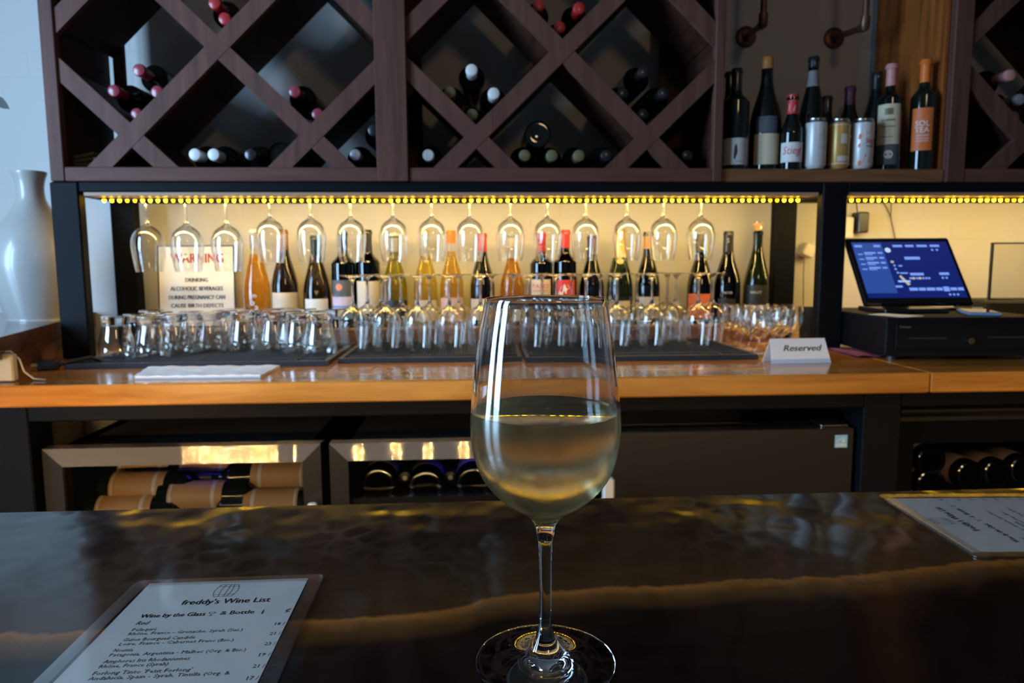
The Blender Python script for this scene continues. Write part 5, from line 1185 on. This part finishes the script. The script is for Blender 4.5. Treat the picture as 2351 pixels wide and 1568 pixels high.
# ------------------------------------------------------------------ menus on the bar
ZBAR = 1.0702
def laminated(name, label, corner_tl, xdir, wd, hg):
    """sheet: local x to the right of the text, local y up the page; origin at its top left corner"""
    a = atan2(xdir[1], xdir[0]); t = thing(name, label, 'menu', (corner_tl[0], corner_tl[1], ZBAR), a)
    def rr(x0, x1, y0, y1, r, z):
        out = []
        for cx_, cy_, a0 in ((x1 - r, y1 - r, 0), (x0 + r, y1 - r, 90), (x0 + r, y0 + r, 180), (x1 - r, y0 + r, 270)):
            out += [(cx_ + r * cos(radians(a0 + k * 22.5)), cy_ + r * sin(radians(a0 + k * 22.5)), z) for k in range(5)]
        return out
    ring = lambda ins, z: rr(ins, wd - ins, -hg + ins, -ins, 0.006, z)
    lo, up = ring(0, 0.0002), ring(0, 0.0014); n = len(lo)
    m_ = 0.011
    MB().box(m_, wd - m_, -hg + m_, -m_ * 0.45, 0.0005, 0.0009).build('paper', 'paper', t)
    MB().add(lo + up, [tuple(range(n - 1, -1, -1)), tuple(range(n, 2 * n))] + [(i, (i + 1) % n, n + (i + 1) % n, n + i) for i in range(n)]).build('laminate', 'laminate', t)
    eo, ei = ring(0.0004, 0.0016), ring(0.0095, 0.00165)
    MB().add(eo + ei + [(x, y, z_ - 0.0001) for x, y, z_ in eo + ei], [(i, (i + 1) % n, n + (i + 1) % n, n + i) for i in range(n)]).build('sealed_edge', 'sealed_edge', t)
    return t
def menu_text(t, wd):
    P_ = t; z = 0.00105
    fn = lambda u, v: (u, v, z)
    mb = MB()
    put_text(mb, "freddy's Wine List", 0.0066, fn, wd * 0.56, -0.0398, 0.0585, bold=0.00014)
    put_text(mb, 'Wine by the Glass', 0.0048, fn, wd * 0.195, -0.0560, 0.041, align='l', bold=0.0001); put_text(mb, '&', 0.0048, fn, wd * 0.586, -0.0556); put_text(mb, 'Bottle', 0.0048, fn, wd * 0.675, -0.0556, 0.0155, bold=0.0001); put_text(mb, '¢', 0.0055, fn, wd * 0.895, -0.0550)
    put_text(mb, 'Red', 0.0046, fn, wd * 0.205, -0.0650, 0.0072, align='l', shear=0.2)
    y = -0.0728
    for a, b_, pr in (('Pélaquié', 'Rhône, France - Grenache, Syrah (Sus.)', '18 / 77'), ('Guion Bourgueil Candide', 'Loire, France - Cabernet Franc (Bio.)', '21 / 89'), ('Noemía', 'Patagonia, Argentina - Malbec (Org. & Bio.)', '23 / 97'), ('Amphores Iris Rhodaniennes', 'Rhône, France (Syrah)', '19 / 81'), ("Forlong Tinto 'Petit Forlong'", 'Andalucía, Spain - Syrah, Tintilla (Org. &', '21 / 89'), ('Biodynamic)', 'Red blend', '17 / 69')):
        put_text(mb, a, 0.0036, fn, wd * 0.213, y, len(a) * 0.00186, align='l', res=1); put_text(mb, b_, 0.0034, fn, wd * 0.213, y - 0.0049, len(b_) * 0.00182, align='l', res=1); put_text(mb, pr, 0.0036, fn, wd * 0.954, y + 0.0006, 0.0118, align='r', res=1); y -= 0.0119
    pp = [c for c in bpy.data.objects if c.parent == t and c.name.startswith('paper')][0]
    mb.build('lettering', 'ink', pp)
    ic = MB(); cx_, cy_ = wd * 0.52, -0.0205; Lw = 0.00032
    side = lambda s_: [(cx_ + s_ * 0.0060, cy_ - 0.009), (cx_ + s_ * 0.0074, cy_ - 0.0045), (cx_ + s_ * 0.0080, cy_), (cx_ + s_ * 0.0074, cy_ + 0.0045), (cx_ + s_ * 0.0060, cy_ + 0.009)]
    for s_ in (-1, -0.45, 0.1, 0.5, 1): line_fn(ic, fn, side(s_), Lw)
    for dy, k_ in ((-0.009, 0.0060), (-0.006, 0.0070), (0.006, 0.0070), (0.009, 0.0060)): line_fn(ic, fn, [(cx_ - k_, cy_ + dy), (cx_ + k_, cy_ + dy)], Lw)
    gx_, gy_ = wd * 0.53, -0.0538
    line_fn(ic, fn, [(gx_ - 0.0022, gy_ + 0.002), (gx_ - 0.0015, gy_), (gx_, gy_ - 0.0006), (gx_ + 0.0015, gy_), (gx_ + 0.0022, gy_ + 0.002), (gx_ - 0.0022, gy_ + 0.002)], Lw); line_fn(ic, fn, [(gx_, gy_ - 0.0006), (gx_, gy_ - 0.0026)], Lw); line_fn(ic, fn, [(gx_ - 0.0014, gy_ - 0.0026), (gx_ + 0.0014, gy_ - 0.0026)], Lw)
    bx_ = wd * 0.775; line_fn(ic, fn, [(bx_, -0.0565), (bx_, -0.0525)], 0.0010); line_fn(ic, fn, [(bx_, -0.0525), (bx_, -0.0505)], 0.0004)
    ic.build('drawing', 'ink', pp)
TL = PZ(316, 1335, ZBAR); TR = PZ(741, 1332, ZBAR); dv = TR - TL
m1 = laminated('laminated_menu', 'laminated wine list at left facing the viewer', (TL.x, TL.y - 0.001), (1.0, 0.012), dv.length, 0.216); menu_text(m1, dv.length)
A = PZ(2012, 1138, ZBAR); B = PZ(2240, 1283, ZBAR)
# the right menu lies sideways: its left end is the page's top edge
dv2 = A - B
m2 = laminated('laminated_menu', 'second laminated wine list lying sideways at the right edge', (B.x, B.y), (dv2.x, dv2.y), dv2.length, 0.216); menu_text(m2, dv2.length)
